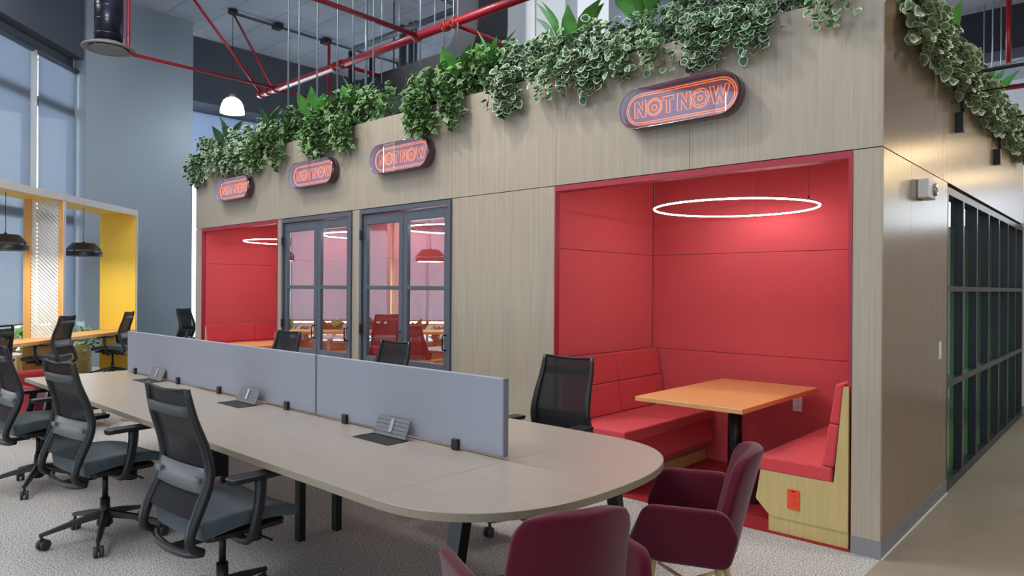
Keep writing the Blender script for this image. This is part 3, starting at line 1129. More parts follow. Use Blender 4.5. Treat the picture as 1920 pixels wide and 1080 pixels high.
def neon_sign():
    t = thing('neon_sign', '', 'sign')
    w, h, d = 0.885, 0.285, 0.10
    MB().prism(stadium(w, h), 'y', -0.012, -0.002).build('back_panel', SIGNB, t)
    # hollow rim
    m = MB()
    so, si = stadium(w, h), stadium(w - 0.012, h - 0.012)
    n = len(so)
    for ya, yb in ((-d, -0.012),):
        a = [m.bm.verts.new((p[0], ya, p[1])) for p in so]
        b = [m.bm.verts.new((p[0], yb, p[1])) for p in so]
        c = [m.bm.verts.new((p[0], ya, p[1])) for p in si]
        e = [m.bm.verts.new((p[0], yb, p[1])) for p in si]
        for i in range(n):
            j = (i + 1) % n
            for mi_, q in ((0, (a[i], a[j], b[j], b[i])), (1, (c[i], e[i], e[j], c[j])), (0, (a[i], c[i], c[j], a[j])), (0, (b[i], b[j], e[j], e[i]))):
                fc = m.bm.faces.new(q)
                fc.material_index = mi_
                fc.smooth = True
    m.build('rim', [SIGNR, SIGNB], t)
    MB().prism(stadium(w - 0.013, h - 0.013), 'y', -d + 0.001, -d + 0.004).build('clear_face', ACRYL, t)
    yn = -0.055
    m = MB()
    for ww, hh in ((w - 0.070, h - 0.070), (w - 0.098, h - 0.098)):
        m.tube([(p[0], yn, p[1]) for p in stadium(ww, hh, 12)], 0.0036, 6, closed=True)
    m.build('neon_border', NEON, t)
    H = 0.112
    letters = []
    N = [(0, 0), (0, 1), (.24, 1), (.56, .42), (.56, 1), (.80, 1), (.80, 0), (.56, 0), (.24, .58), (.24, 0)]
    T = [(.27, 0), (.27, .78), (0, .78), (0, 1), (.78, 1), (.78, .78), (.51, .78), (.51, 0)]
    Wl = [(.26, 0), (0, 1), (.25, 1), (.39, .42), (.53, .95), (.69, .95), (.83, .42), (.97, 1), (1.22, 1), (.96, 0), (.74, 0), (.61, .45), (.48, 0)]
    x = -0.342
    seqs = []
    seqs.append(('letter_n', [[(x + a * H * .98, b * H) for a, b in N]])); x += 0.096
    r = H * 0.53
    seqs.append(('letter_o', [circle2(x + r, H / 2, r, 22), circle2(x + r, H / 2, r * .80, 20), circle2(x + r, H * .46, r * .34, 12)])); x += 2 * r + 0.006
    seqs.append(('letter_t', [[(x + a * H * .95, b * H) for a, b in T]])); x += 0.112
    seqs.append(('letter_n', [[(x + a * H * 1.05, b * H * 1.02) for a, b in N]])); x += 0.102
    r = H * 0.56
    seqs.append(('letter_o', [circle2(x + r, H / 2, r, 24), circle2(x + r, H / 2, r * .74, 40, r * .07, 8), circle2(x + r, H / 2, r * .26, 12)])); x += 2 * r + 0.004
    seqs.append(('letter_w', [[(x + a * H * 1.0, b * H * 1.04) for a, b in Wl]]))
    for nm, loops in seqs:
        m = MB()
        for lp in loops:
            m.tube([(p[0], yn, p[1] - H / 2) for p in lp], 0.0038, 5, closed=True)
        m.build(nm, NEON, t)
    return t


G4 = 'orange NOT NOW neon signs on the booth front'
sg = neon_sign()
for i, (x, lab) in enumerate(((-2.31, 'large orange NOT NOW neon sign above the big open red booth'),
                              (-5.26, 'orange NOT NOW neon sign above the right glazed door'),
                              (-6.80, 'orange NOT NOW neon sign above the left glazed door'),
                              (-8.66, 'orange NOT NOW neon sign above the far left open red booth'))):
    loc = (x, YF - 0.001, 2.752)
    if i == 0:
        sg.location = loc
        sg['label'] = lab
        sg['group'] = G4
    else:
        dup(sg, loc, 0, lab, G4)


# ================================================================ BOOTH FURNITURE
def bench(x_back, side, y0=4.262, y1=5.66, zt=0.46, first=True, depth=0.60, label='', top=0.955):
    """x_back = wall x; side=+1 seat extends to +x, -1 to -x. local x measured from wall"""
    t = thing('booth_bench', label, 'bench', (x_back, 0, 0))
    s = side

    def px(pts):
        return [(s * a, b) for a, b in pts]
    D = depth
    # wooden end panel with slanted toe
    m = MB()
    m.prism(px([(0.005, 0.10), (D - 0.09, 0.10), (D, 0.19), (D - 0.03, zt - 0.085), (0.085, zt - 0.085), (0.035, top - 0.015), (0.005, top - 0.015)]), 'y', y0, y0 + 0.03)
    m.prism(px([(0.005, 0.006), (D - 0.08, 0.006), (D - 0.08, 0.098), (0.005, 0.098)]), 'y', y0 + 0.006, y0 + 0.036)
    m.build('end_panel', MAPLE, t)
    m = MB().prism(px([(0.01, 0.10), (D - 0.10, 0.10), (D - 0.01, 0.19), (D - 0.04, zt - 0.09), (0.01, zt - 0.09)]), 'y', y0 + 0.031, y1)
    m.build('seat_box', REDL, t)
    MB().prism(px([(0.01, 0.006), (D - 0.08, 0.006), (D - 0.08, 0.099), (0.01, 0.099)]), 'y', y0 + 0.037, y1).build('toe_kick', MAPLE, t)
    ym = (y0 + y1) / 2
    for a, b in ((y0 - 0.004, ym - 0.002), (ym + 0.002, y1)):
        MB().prism(px([(0.095, zt - 0.088), (D - 0.005, zt - 0.088), (D - 0.005, zt), (0.095, zt)]), 'y', a, b).build('seat_cushion', REDL, t, bevel=0.012, seg=3)
        for (za, zb, xa, xb) in ((zt + 0.003, 0.715, 0.155, 0.115), (0.718, top, 0.112, 0.075)):
            xi = 0.085 if za < 0.6 else 0.055
            xj = 0.057 if za < 0.6 else 0.032
            MB().prism(px([(xi, za), (xa, za), (xb, zb), (xj, zb)]), 'y', a, b).build('back_cushion', REDL, t, bevel=0.012, seg=3)
    return t


GB = 'red upholstered booth benches'
for xb, sd, dp, lab in ((-3.405, 1, 0.64, 'red bench at the left of the big open booth'),
                    (-1.250, -1, 0.55, 'red bench with maple end panel at the right of the big open booth'),
                    (-9.69, 1, 0.58, 'red bench at the left of the far left open booth'),
                    (-7.70, -1, 0.55, 'red bench at the right of the far left open booth'),
                    (-7.51, 1, 0.45, 'red bench at the left behind the left glazed door'),
                    (-6.09, -1, 0.45, 'red bench at the right behind the left glazed door'),
                    (-5.99, 1, 0.45, 'red bench at the left behind the right glazed door'),
                    (-4.63, -1, 0.45, 'red bench at the right behind the right glazed door')):
    b = bench(xb, sd, y0=4.262 if dp > 0.46 else 4.345, depth=dp, label=lab)
    b['group'] = GB


def booth_table(x0, x1, lab, y0=4.22, y1=5.60):
    xc = (x0 + x1) / 2
    t = thing('booth_table', lab, 'table', (xc, 0, 0), group='maple booth tables')
    h = (x1 - x0) / 2
    MB().box(-h, h, y0, y1, 0.708, 0.74).build('tabletop', MAPLE_TOP, t, bevel=0.002, seg=1)
    MB().cyl((0, 4.98, 0.02), (0, 4.98, 0.70), 0.052, n=24).box(-0.2, 0.2, 4.80, 5.16, 0.69, 0.707).build('post', BLACKM, t)
    MB().prism(round_poly([(-0.28, 4.70), (0.28, 4.70), (0.28, 5.26), (-0.28, 5.26)], 0.04), 'z', 0.005, 0.022).build('base_plate', BLACKM, t)
    return t


booth_table(-2.662, -1.872, 'maple table on a black post in the big open booth')
booth_table(-9.05, -8.32, 'maple table in the far left open booth')
booth_table(-7.05, -6.57, 'maple table behind the left glazed door', 4.37)
booth_table(-5.56, -5.07, 'maple table behind the right glazed door', 4.37)


# wall outlets
def outlet(name, lab, loc, rz, mt, double=True):
    t = thing(name, lab, 'outlet', loc, rz)
    MB().prism(round_poly([(-0.037, -0.06), (0.037, -0.06), (0.037, 0.06), (-0.037, 0.06)], 0.006), 'y', -0.006, 0.0).build('plate', mt, t, bevel=0.002)
    m = MB()
    for z in (-0.026, 0.022):
        m.prism(round_poly([(-0.017, z - 0.015), (0.017, z - 0.015), (0.017, z + 0.015), (-0.017, z + 0.015)], 0.008), 'y', -0.009, -0.0061)
    r = m.build('receptacle', mt, t)
    m = MB()
    for z in (-0.026, 0.022):
        for x in (-0.007, 0.007):
            m.box(x - 0.0012, x + 0.0012, -0.0096, -0.0091, z - 0.002, z + 0.007)
        m.cyl((0, -0.0091, z - 0.008), (0, -0.0096, z - 0.008), 0.0022, n=8)
    m.box(-0.012, 0.012, -0.0066, -0.0061, 0.046, 0.054)
    m.build('slots', BLACKP, r)
    return t


outlet('wall_outlet', 'orange outlet on the maple end panel of the right red bench', (-1.565, 4.261, 0.228), 0, ORANGEP)
outlet('wall_outlet', 'white outlet under the table on the red back wall', (-2.065, 5.699, 0.578), 0, WHITE)
t = outlet('wall_outlet', 'white low outlet seen partly under the table edge, left of the other', (-2.45, 5.699, 0.60), 0, WHITE)


# ring lights
def ring_light(x, lab):
    t = thing('ring_light', lab, 'lamp', (x, 4.93, 0), group='white ring pendant lights in the booths')
    z = 2.105
    R = 0.585
    n = 72
    m = MB()
    m.tube([(R * math.cos(2 * PI * k / n), R * math.sin(2 * PI * k / n), z) for k in range(n)], 0.0058, 8, closed=True)
    m.build('led_ring', LEDW, t)
    m = MB()
    ro, ri = R + 0.008, R - 0.008
    rg = [[m.bm.verts.new((q * math.cos(2 * PI * k / n), q * math.sin(2 * PI * k / n), zz)) for k in range(n)] for q, zz in ((ro, z + 0.003), (ro, z + 0.010), (ri, z + 0.010), (ri, z + 0.003))]
    for a_ in range(4):
        for k in range(n):
            m.bm.faces.new((rg[a_][k], rg[a_][(k + 1) % n], rg[(a_ + 1) % 4][(k + 1) % n], rg[(a_ + 1) % 4][k]))
    m.build('housing', ALU, t)
    for a in (100, 215, 350):
        px, py = R * math.cos(R_(a)), R * math.sin(R_(a))
        MB().cyl((px, py, z), (px, py, 2.56), 0.0015, n=6).cyl((px, py, z + 0.008), (px, py, z + 0.035), 0.005, n=8).build('hanging_wire', STEEL if a != 350 else BLACKP, t)
    return t


ring_light(-2.26, 'large glowing ring light hanging in the big open booth')
ring_light(-8.60, 'glowing ring light hanging in the far left open booth')
ring_light(-6.72, 'glowing ring light behind the left glazed door')
ring_light(-5.24, 'glowing ring light behind the right glazed door')


# ================================================================ LONG DESK
def long_desk():
    t = thing('long_desk', 'long pale wood meeting desk with rounded right end', 'desk', (-4.1, 2.24, 0))
    ox, oy = -4.1, 2.24
    F, B = 1.505, 2.985
    ZD = 0.74
    secs = [(-6.74, -5.105), (-5.103, -3.585), (-3.583, -2.071)]
    for a, b in secs:
        for ya, yb in ((F, 2.2445), (2.2455, B)):
            MB().box(a - ox, b - ox, ya - oy, yb - oy, ZD - 0.03, ZD).build('desktop_panel', [DESKW], t, bevel=0.0015, seg=1)
    ea, eb = 0.585, (B - F) / 2
    cy = (F + B) / 2
    pts = []
    for k in range(49):
        th = -PI / 2 + PI * k / 48
        c, s = math.cos(th), math.sin(th)
        pts.append((-2.069 + ea * abs(c) ** (2 / 2.5) - ox, cy + eb * (abs(s) ** (2 / 2.5)) * (1 if s > 0 else -1) - oy))
    MB().prism(pts, 'z', ZD - 0.03, ZD).build('rounded_end_panel', DESKW, t, bevel=0.0015, seg=1)
    # edge band, seen greenish at the front
    band = [(-6.742, F - 0.002), (-2.069, F - 0.002)] + [(p[0] * 1.0 + ox, p[1] + oy) for p in pts[1:-1]] + [(-2.069, B + 0.002), (-6.742, B + 0.002)]
    m = MB()
    lo = [m.bm.verts.new((x - ox, y - oy, ZD - 0.0295)) for x, y in band]
    hi = [m.bm.verts.new((x - ox, y - oy, ZD - 0.001)) for x, y in band]
    nb = len(band)
    cen = Vector((-4.4, cy))
    lo2, hi2 = [], []
    for i in range(nb):
        p = Vector(band[i]); a = Vector(band[i - 1]); b = Vector(band[(i + 1) % nb])
        tan = (b - a).normalized()
        nrm = Vector((tan.y, -tan.x))
        q = p + nrm * 0.003
        lo2.append(m.bm.verts.new((q.x - ox, q.y - oy, ZD - 0.0295)))
        hi2.append(m.bm.verts.new((q.x - ox, q.y - oy, ZD - 0.001)))
    for i in range(nb):
        j = (i + 1) % nb
        m.bm.faces.new((lo2[i], lo2[j], hi2[j], hi2[i]))
        m.bm.faces.new((hi2[i], hi2[j], hi[j], hi[i]))
        m.bm.faces.new((lo2[j], lo2[i], lo[i], lo[j]))
    m.build('edge_band', DESKE, t)
    # legs
    def leg(x0, y0, x1, y1, w=0.03):
        m = MB()
        vs = []
        for (x, y, z) in ((x1, y1, 0.0), (x0, y0, ZD - 0.031)):
            for dx, dy in ((-w, -w * .8), (w, -w * .8), (w, w * .8), (-w, w * .8)):
                vs.append((x + dx - ox, y + dy - oy, z))
        m._faces(vs, [(0, 1, 2, 3), (4, 7, 6, 5), (0, 4, 5, 1), (1, 5, 6, 2), (2, 6, 7, 3), (3, 7, 4, 0)], 0, False)
        m.build('leg', BLACKM, t)
    leg(-1.80, 1.72, -1.82, 1.60)
    leg(-1.88, 2.76, -1.86, 2.88)
    for x in (-3.68, -5.19):
        leg(x, 2.19, x, 2.19, 0.025)
        leg(x, 2.44, x, 2.44, 0.025)
    leg(-6.60, 1.66, -6.70, 1.58)
    leg(-6.60, 2.80, -6.66, 2.88)
    m = MB().box(-6.6 - ox, -1.85 - ox, 2.19 - oy, 2.23 - oy, ZD - 0.08, ZD - 0.031).box(-6.6 - ox, -1.85 - ox, 2.40 - oy, 2.44 - oy, ZD - 0.08, ZD - 0.031)
    m.box(-1.86 - ox, -1.80 - ox, 1.70 - oy, 2.78 - oy, ZD - 0.07, ZD - 0.031).box(-6.63 - ox, -6.57 - ox, 1.66 - oy, 2.82 - oy, ZD - 0.07, ZD - 0.031)
    m.build('under_rail', BLACKM, t)
    MB().box(-5.28 - ox, -5.10 - ox, 2.24 - oy, 2.39 - oy, 0.08, 0.60).build('cable_box', BLACKM, t)
    MB().box(-6.62 - ox, -2.06 - ox, 2.243 - oy, 2.247 - oy, ZD - 0.001, ZD + 0.0012).build('centre_gap', SEAM, t)
    return t


long_desk()


def desk_screen(x0, x1, lab, y=2.247):
    t = thing('desk_screen', lab, 'divider', ((x0 + x1) / 2, y, 0.742), group='grey fabric screens on the long desk')
    h = (x1 - x0) / 2
    MB().box(-h + 0.0062, h - 0.0062, -0.014, 0.014, 0.012, 0.357).build('fabric_panel', DIV, t, bevel=0.003, seg=1)
    for a in (-h, h - 0.006):
        MB().box(a, a + 0.006, -0.0145, 0.0145, 0.011, 0.3575).build('edge_trim', DIVE, t)
    return t


sR = desk_screen(-3.588, -2.079, 'grey fabric desk screen at the right, rounded end of the long desk')
sL = desk_screen(-6.62, -3.592, 'longer grey fabric desk screen on the left of the long desk')
for s_, xs in ((sR, (-2.379, -3.278)), (sL, (-3.901, -4.82, -5.52, -6.41))):
    for x in xs:
        lx = x - s_.location.x
        MB().box(lx - 0.02, lx + 0.02, -0.035, -0.0145, 0.0, 0.05).build('clamp', BLACKP, s_, bevel=0.002, seg=1)


def power_box():
    t = thing('desk_power_box', '', 'outlet')
    w, d = 0.145, 0.062
    m = MB()
    m.box(-w, w, -d, -d + 0.006, 0, 0.0025).box(-w, w, d - 0.006, d, 0, 0.0025).box(-w, -w + 0.006, -d, d, 0, 0.0025).box(w - 0.006, w, -d, d, 0, 0.0025)
    m.build('rim', BLACKM, t)
    MB().box(-w + 0.006, w - 0.006, -d + 0.006, d - 0.006, 0.0003, 0.0009).box(-0.09, -0.03, -0.02, 0.02, 0.0009, 0.0014).build('well', mat('well_black', srgb(14, 14, 16), 0.6), t)
    m = MB()
    L = 0.10
    M = Matrix.Translation((0, d - 0.004, 0.004)) @ Matrix.Rotation(R_(68), 4, 'X')
    for k in range(5):
        m.box(-w + 0.015, w - 0.015, k * L / 5, (k + 1) * L / 5 - 0.004, -0.003, 0.004, M=M)
    m.box(-w + 0.016, w - 0.016, 0, L - 0.004, -0.0032, 0.001, M=M)
    lid = m.build('lid', ALU, t)
    m = MB().box(-0.012, 0.012, 0.02, 0.09, 0.003, 0.010, M=M)
    m.build('latch', STEEL, lid, bevel=0.002, seg=1)
    return t


pb = power_box()
for i, (x, y, lab) in enumerate(((-2.82, 2.118, 'open desk power box nearest the rounded end'),
                                 (-4.31, 2.105, 'open desk power box in the middle of the long desk'),
                                 (-5.87, 2.125, 'open desk power box at the far left of the long desk'))):
    if i == 0:
        pb.location = (x, y, 0.7405); pb['label'] = lab; pb['group'] = 'pop-up power boxes in the long desk'
    else:
        dup(pb, (x, y, 0.7405), 0, lab, 'pop-up power boxes in the long desk')


# ================================================================ MESH OFFICE CHAIR (faces +y, origin on the floor)
PROF = [(-0.255, 1.072), (-0.228, 0.95), (-0.19, 0.84), (-0.168, 0.74), (-0.178, 0.66), (-0.222, 0.56), (-0.252, 0.48), (-0.248, 0.425), (-0.20, 0.395)]


def prof_at(z):
    for (y0, z0), (y1, z1) in zip(PROF[:-1], PROF[1:]):
        if z1 <= z <= z0:
            return y0 + (y1 - y0) * (z0 - z) / (z0 - z1)
    return PROF[0][0]


def smooth_pts(pts, sub=4):
    out = []
    P = [Vector(p) for p in pts]
    for i in range(len(P) - 1):
        p0 = P[max(i - 1, 0)]; p1 = P[i]; p2 = P[i + 1]; p3 = P[min(i + 2, len(P) - 1)]
        for k in range(sub):
            t = k / sub
            out.append(0.5 * ((2 * p1) + (-p0 + p2) * t + (2 * p0 - 5 * p1 + 4 * p2 - p3) * t * t + (-p0 + 3 * p1 - 3 * p2 + p3) * t ** 3))
    out.append(P[-1])
    return out


def post_x(z):
    return 0.182 + 0.034 * min(1, max(0, (1.07 - z) / 0.5))


def office_chair(base_rot=0.0):
    t = thing('office_chair', '', 'chair')
    # back frame: two posts, top bar, lower yoke
    m = MB()
    for s in (-1, 1):
        pts = smooth_pts([(s * post_x(z), y, z) for y, z in PROF], 3)
        n = len(pts)
        rr = [0.014 + 0.008 * math.sin(PI * min(1, i / (n - 1) * 1.0)) + 0.004 * i / n for i in range(n)]
        m.tube(pts, rr, 8)
    m.tube(smooth_pts([(-0.214, -0.20, 0.395), (-0.15, -0.225, 0.380), (0, -0.235, 0.372), (0.15, -0.225, 0.380), (0.214, -0.20, 0.395)], 3), 0.018, 8)
    m.tube([(-0.182, -0.256, 1.068), (0, -0.268, 1.060), (0.182, -0.256, 1.068)], 0.007, 6)
    m.box(-0.025, 0.025, -0.225, -0.06, 0.365, 0.385)
    bf = m.build('back_frame', BLACKP, t)
    # mesh
    def fm(u, v):
        z = 1.066 - 0.535 * v
        xx = post_x(z) - 0.006
        x = xx * (2 * u - 1)
        return (x, prof_at(z) - 0.012 * (1 - (2 * u - 1) ** 2), z)
    MB().grid(fm, 8, 16).build('backrest', MESHF, t)
    # grey band near the top and lumbar band
    def band(z0, z1, off, ext):
        def f(u, v):
            z = z0 + (z1 - z0) * v
            x = (post_x(z) + ext) * (2 * u - 1)
            return (x, prof_at(z) - off - 0.014 * (1 - (2 * u - 1) ** 2), z)
        return f
    MB().grid(band(0.955, 1.0, 0.012, 0.0), 8, 2).build('top_band', GREYP, t, solid=0.012, label='dark grey band')
    MB().grid(band(0.635, 0.735, 0.012, 0.0), 8, 2).build('lumbar_support', LUMB, t, solid=0.006, label='lighter grey lumbar band')
    for s in (-1, 1):
        MB().box(min(s * 0.150, s * 0.195), max(s * 0.150, s * 0.195), -0.215, -0.195, 0.675, 0.70).build('lumbar_clip', LUMB, t, bevel=0.006)
    # seat
    def top(u, v):
        x = (2 * u - 1)
        yy = v
        hw = 0.252 - 0.03 * (1 - yy) ** 2
        y = -0.205 + 0.445 * yy
        z = 0.505 + 0.018 * math.sin(PI * min(1, yy * 1.1)) - 0.018 * max(0, yy - 0.72) ** 2 / 0.08 + 0.010 * x * x
        return (x * hw, y, z)
    m = MB()
    nu, nv = 10, 12
    T = [[Vector(top(i / nu, j / nv)) for j in range(nv + 1)] for i in range(nu + 1)]
    bmv = m.bm
    def inset(i, j):
        x, y, z = T[i][j]
        ex = 0.014
        return (x, y, z)
    VT = [[bmv.verts.new(T[i][j]) for j in range(nv + 1)] for i in range(nu + 1)]
    VB = [[bmv.verts.new((T[i][j].x * 0.96, T[i][j].y * 0.97, T[i][j].z - 0.082 + 0.034 * (j / nv))) for j in range(nv + 1)] for i in range(nu + 1)]
    for i in range(nu):
        for j in range(nv):
            bmv.faces.new((VT[i][j], VT[i + 1][j], VT[i + 1][j + 1], VT[i][j + 1]))
            bmv.faces.new((VB[i][j], VB[i][j + 1], VB[i + 1][j + 1], VB[i + 1][j]))
    for i in range(nu):
        bmv.faces.new((VT[i][0], VB[i][0], VB[i + 1][0], VT[i + 1][0]))
        bmv.faces.new((VT[i][nv], VT[i + 1][nv], VB[i + 1][nv], VB[i][nv]))
    for j in range(nv):
        bmv.faces.new((VT[0][j], VT[0][j + 1], VB[0][j + 1], VB[0][j]))
        bmv.faces.new((VT[nu][j], VB[nu][j], VB[nu][j + 1], VT[nu][j + 1]))
    m.build('seat', SLATE, t, bevel=0.016, seg=3, smoothall=True)
    MB().prism(round_poly([(-0.20, -0.17), (0.20, -0.17), (0.21, 0.20), (-0.21, 0.20)], 0.05), 'z', 0.418, 0.438).build('seat_pan', BLACKP, t)
    # arms
    for s in (-1, 1):
        m = MB()
        pts = smooth_pts([(s * 0.12, -0.02, 0.405), (s * 0.235, -0.02, 0.402), (s * 0.272, -0.01, 0.43), (s * 0.275, 0.012, 0.52), (s * 0.268, 0.03, 0.60), (s * 0.262, 0.035, 0.668)], 3)
        m.tube(pts, [0.020] * 6 + [0.024 + 0.006 * q / (len(pts) - 6) for q in range(len(pts) - 6)], 8, squash=(0.6, (1, 0, 0)))
        arm = m.build('armrest', BLACKP, t)
        m = MB()
        pad = round_poly([(-0.048, -0.12), (0.044, -0.12), (0.052, 0.13), (-0.034, 0.148)], 0.035, 5)
        n = len(pad)
        def pz(y):
            return 0.688 + 0.010 * math.sin((y + 0.115) / 0.26 * PI) 
        top_ = [m.bm.verts.new((s * (0.262 + p[0]), p[1], pz(p[1]))) for p in pad]
        bot_ = [m.bm.verts.new((s * (0.262 + p[0] * 0.8), p[1] * 0.95, pz(p[1]) - 0.026)) for p in pad]
        m.bm.faces.new(top_); m.bm.faces.new(bot_[::-1])
        for i in range(n):
            m.bm.faces.new((bot_[i], bot_[(i + 1) % n], top_[(i + 1) % n], top_[i]))
        m.build('arm_pad', BLACKP, arm, bevel=0.006, seg=3)
    # mechanism and levers
    m = MB().prism([(-0.10, 0.385), (0.12, 0.375), (0.15, 0.417), (-0.12, 0.417)], 'x', -0.085, 0.085)
    m.build('tilt_mechanism', BLACKP, t, bevel=0.008)
    m = MB().cyl((0.10, 0.10, 0.345), (0.10, 0.10, 0.40), 0.035, n=16).tube([(0.05, 0.06, 0.395), (0.17, 0.08, 0.385), (0.245, 0.10, 0.372)], [0.008, 0.007, 0.010], 8, squash=(0.5, (0, 0, 1)))
    m.build('lever', BLACKP, t)
    m = MB().cyl((0, 0, 0.07), (0, 0, 0.24), 0.030, 0.026, n=20).cyl((0, 0, 0.24), (0, 0, 0.385), 0.016, n=16)
    m.build('gas_column', BLACKM, t)
    # five star base and casters
    m = MB().cyl((0, 0, 0.085), (0, 0, 0.165), 0.044, 0.036, n=20)
    Rb = 0.315
    for k in range(5):
        a = base_rot + 2 * PI * k / 5
        c, s = math.cos(a), math.sin(a)
        M = Matrix.Rotation(a, 4, 'Z')
        vs = []
        for (x, z, w, h) in ((0.02, 0.150, 0.024, 0.045), (0.15, 0.128, 0.019, 0.034), (Rb + 0.012, 0.088, 0.012, 0.020)):
            for dy, dz in ((-w, -h * .5), (w, -h * .5), (w * .75, h * .35), (0, h * .5), (-w * .75, h * .35)):
                vs.append(M @ Vector((x, dy, z + dz)))
        fs = []
        for q in range(2):
            for e in range(5):
                fs.append((q * 5 + e, q * 5 + (e + 1) % 5, (q + 1) * 5 + (e + 1) % 5, (q + 1) * 5 + e))
        fs += [(0, 4, 3, 2, 1), (10, 11, 12, 13, 14)]
        m._faces(vs, fs, 0, False)
    base = m.build('star_base', BLACKP, t)
    for k in range(5):
        a = base_rot + 2 * PI * k / 5
        M = Matrix.Translation((Rb * math.cos(a), Rb * math.sin(a), 0)) @ Matrix.Rotation(a * 1.7 + 0.6, 4, 'Z')
        m = MB().cyl(M @ Vector((0, 0, 0.055)), M @ Vector((0, 0, 0.095)), 0.009, n=8)
        for q in (-1, 1):
            m.cyl(M @ Vector((0.012, q * 0.006, 0.030)), M @ Vector((0.012, q * 0.024, 0.030)), 0.0295, n=20)
        m.box(-0.012, 0.024, -0.007, 0.007, 0.03, 0.062, M=M)
        m.build('caster', RUBBER, base)
    return t


oc = office_chair(base_rot=R_(-30))
GC = 'black mesh office chairs'
chairs = [
    (-3.10, 1.45, 3, 'black mesh office chair nearest the camera, at the front of the long desk'),
    (-4.56, 1.42, 7, 'second black mesh office chair from the right at the front of the long desk'),
    (-6.07, 1.44, 2, 'leftmost black mesh office chair at the front of the long desk, cut by the frame'),
    (-2.68, 3.22, 181, 'black mesh office chair behind the rounded desk end, before the big red booth'),
    (-4.41, 3.20, 178, 'black mesh office chair behind the screen, before the right glazed door'),
    (-6.10, 3.25, 183, 'black mesh office chair behind the screen, before the left glazed door'),
]
for i, (x, y, rz, lab) in enumerate(chairs):
    if i == 0:
        oc.location = (x, y, 0); oc.rotation_euler = (0, 0, R_(rz)); oc['label'] = lab; oc['group'] = GC
    else:
        dup(oc, (x, y, 0), R_(rz), lab, GC)


def wpt(px, depth):
    """point on the floor at lateral image offset and depth along the view axis"""
    lat = (px - 960) / 1299.6 * depth
    return (-0.674 * depth + 0.739 * lat, 0.739 * depth + 0.674 * lat)


for px, dp, face, lab in ((92, 9.75, 112, 'office chair at the window counter before the slanted lattice'),
                          (212, 11.35, 118, 'office chair at the window counter beside the yellow end panel')):
    x, y = wpt(px, dp)
    dup(oc, (x, y, 0), R_(face + 24), lab, GC)
dup(oc, (-13.28, 5.66, 0), R_(-60), 'distant office chair seen between the blue grey wall and the booths', GC)
for px_, u in ((0, 7.6), (0, 5.6)):
    p = W(u, 5.3)
    dup(oc, (p.x, p.y, 0), R_(110 if u > 7 else 130), 'office chair at the counter %s left of the lattice' % ('just' if u > 7 else 'far'), GC)


# ================================================================ MAROON ARMCHAIRS (faces +y)
def armchair():
    t = thing('armchair', '', 'chair')
    # seat bucket
    m = MB()
    m.prism(round_poly([(-0.235, -0.22), (0.235, -0.22), (0.25, 0.24), (-0.25, 0.24)], 0.09, 5), 'z', 0.45, 0.53)
    m.build('seat', MAROON, t, bevel=0.03, seg=4, smoothall=True)
    # back, curved sheet leaning backwards
    def fb(u, v):
        x = 2 * u - 1
        z = 0.45 + 0.475 * v
        corner = 1.0
        w = 0.235 - 0.028 * v
        e = 1 - abs(x) ** 5
        zz = z
        if v > 0.78:
            k = (v - 0.78) / 0.22
            w *= (1 - 0.16 * k * k * k)
            zz = z - 0.03 * abs(x) ** 4 * k
        y = -0.20 - 0.10 * v - 0.015 * v * v + 0.075 * x * x
        return (x * w, y, zz)
    MB().grid(fb, 12, 12).build('backrest', MAROON, t, solid=0.055, bevel=0.024, seg=4, smoothall=True)
    for s in (-1, 1):
        m = MB()
        pts = round_poly([(-0.20, 0.45), (0.12, 0.455), (0.225, 0.52), (0.155, 0.712), (-0.19, 0.712), (-0.235, 0.60)], [0.06, 0.14, 0.07, 0.085, 0.09, 0.05], 7)
        n = len(pts)
        def xo(y, z):
            return s * (0.235 + 0.055 * (z - 0.38) / 0.28 - 0.030 * max(0, (y - 0.05) / 0.2) ** 2)
        A = [m.bm.verts.new((xo(*p), p[0], p[1])) for p in pts]
        B = [m.bm.verts.new((xo(*p) + s * 0.048, p[0], p[1])) for p in pts]
        m.bm.faces.new(A); m.bm.faces.new(B[::-1])
        for i in range(n):
            m.bm.faces.new((A[i], B[i], B[(i + 1) % n], A[(i + 1) % n]))
        m.build('armrest', MAROON, t, bevel=0.020, seg=4, smoothall=True)
    for x in (-1, 1):
        for y in (-1, 1):
            MB().cyl((x * 0.245, y * 0.225 - 0.01, 0), (x * 0.15, y * 0.14, 0.46), 0.012, 0.019, n=12).build('leg', BIRCH, t)
    MB().cyl((-0.185, -0.165, 0.27), (0.185, 0.145, 0.27), 0.009, n=8).cyl((0.185, -0.165, 0.275), (-0.185, 0.145, 0.275), 0.009, n=8).build('cross_stretcher', BIRCH, t)
    return t


ac = armchair()
ac.scale = (0.92, 0.92, 0.92)
ac.location = (-1.465, 1.755, 0)
ac.rotation_euler = (0, 0, R_(66))
ac['label'] = 'maroon felt armchair in the foreground seen from behind'
ac['group'] = 'maroon armchairs'
dup(ac, (-1.445, 2.70, 0), R_(204 - 90), 'maroon felt armchair seen from the side beside the rounded desk end', 'maroon armchairs')


# red lounge chair and small round white table at the far left end of the desk
mat('dusty_red_fabric', srgb(160, 44, 52), 0.9)


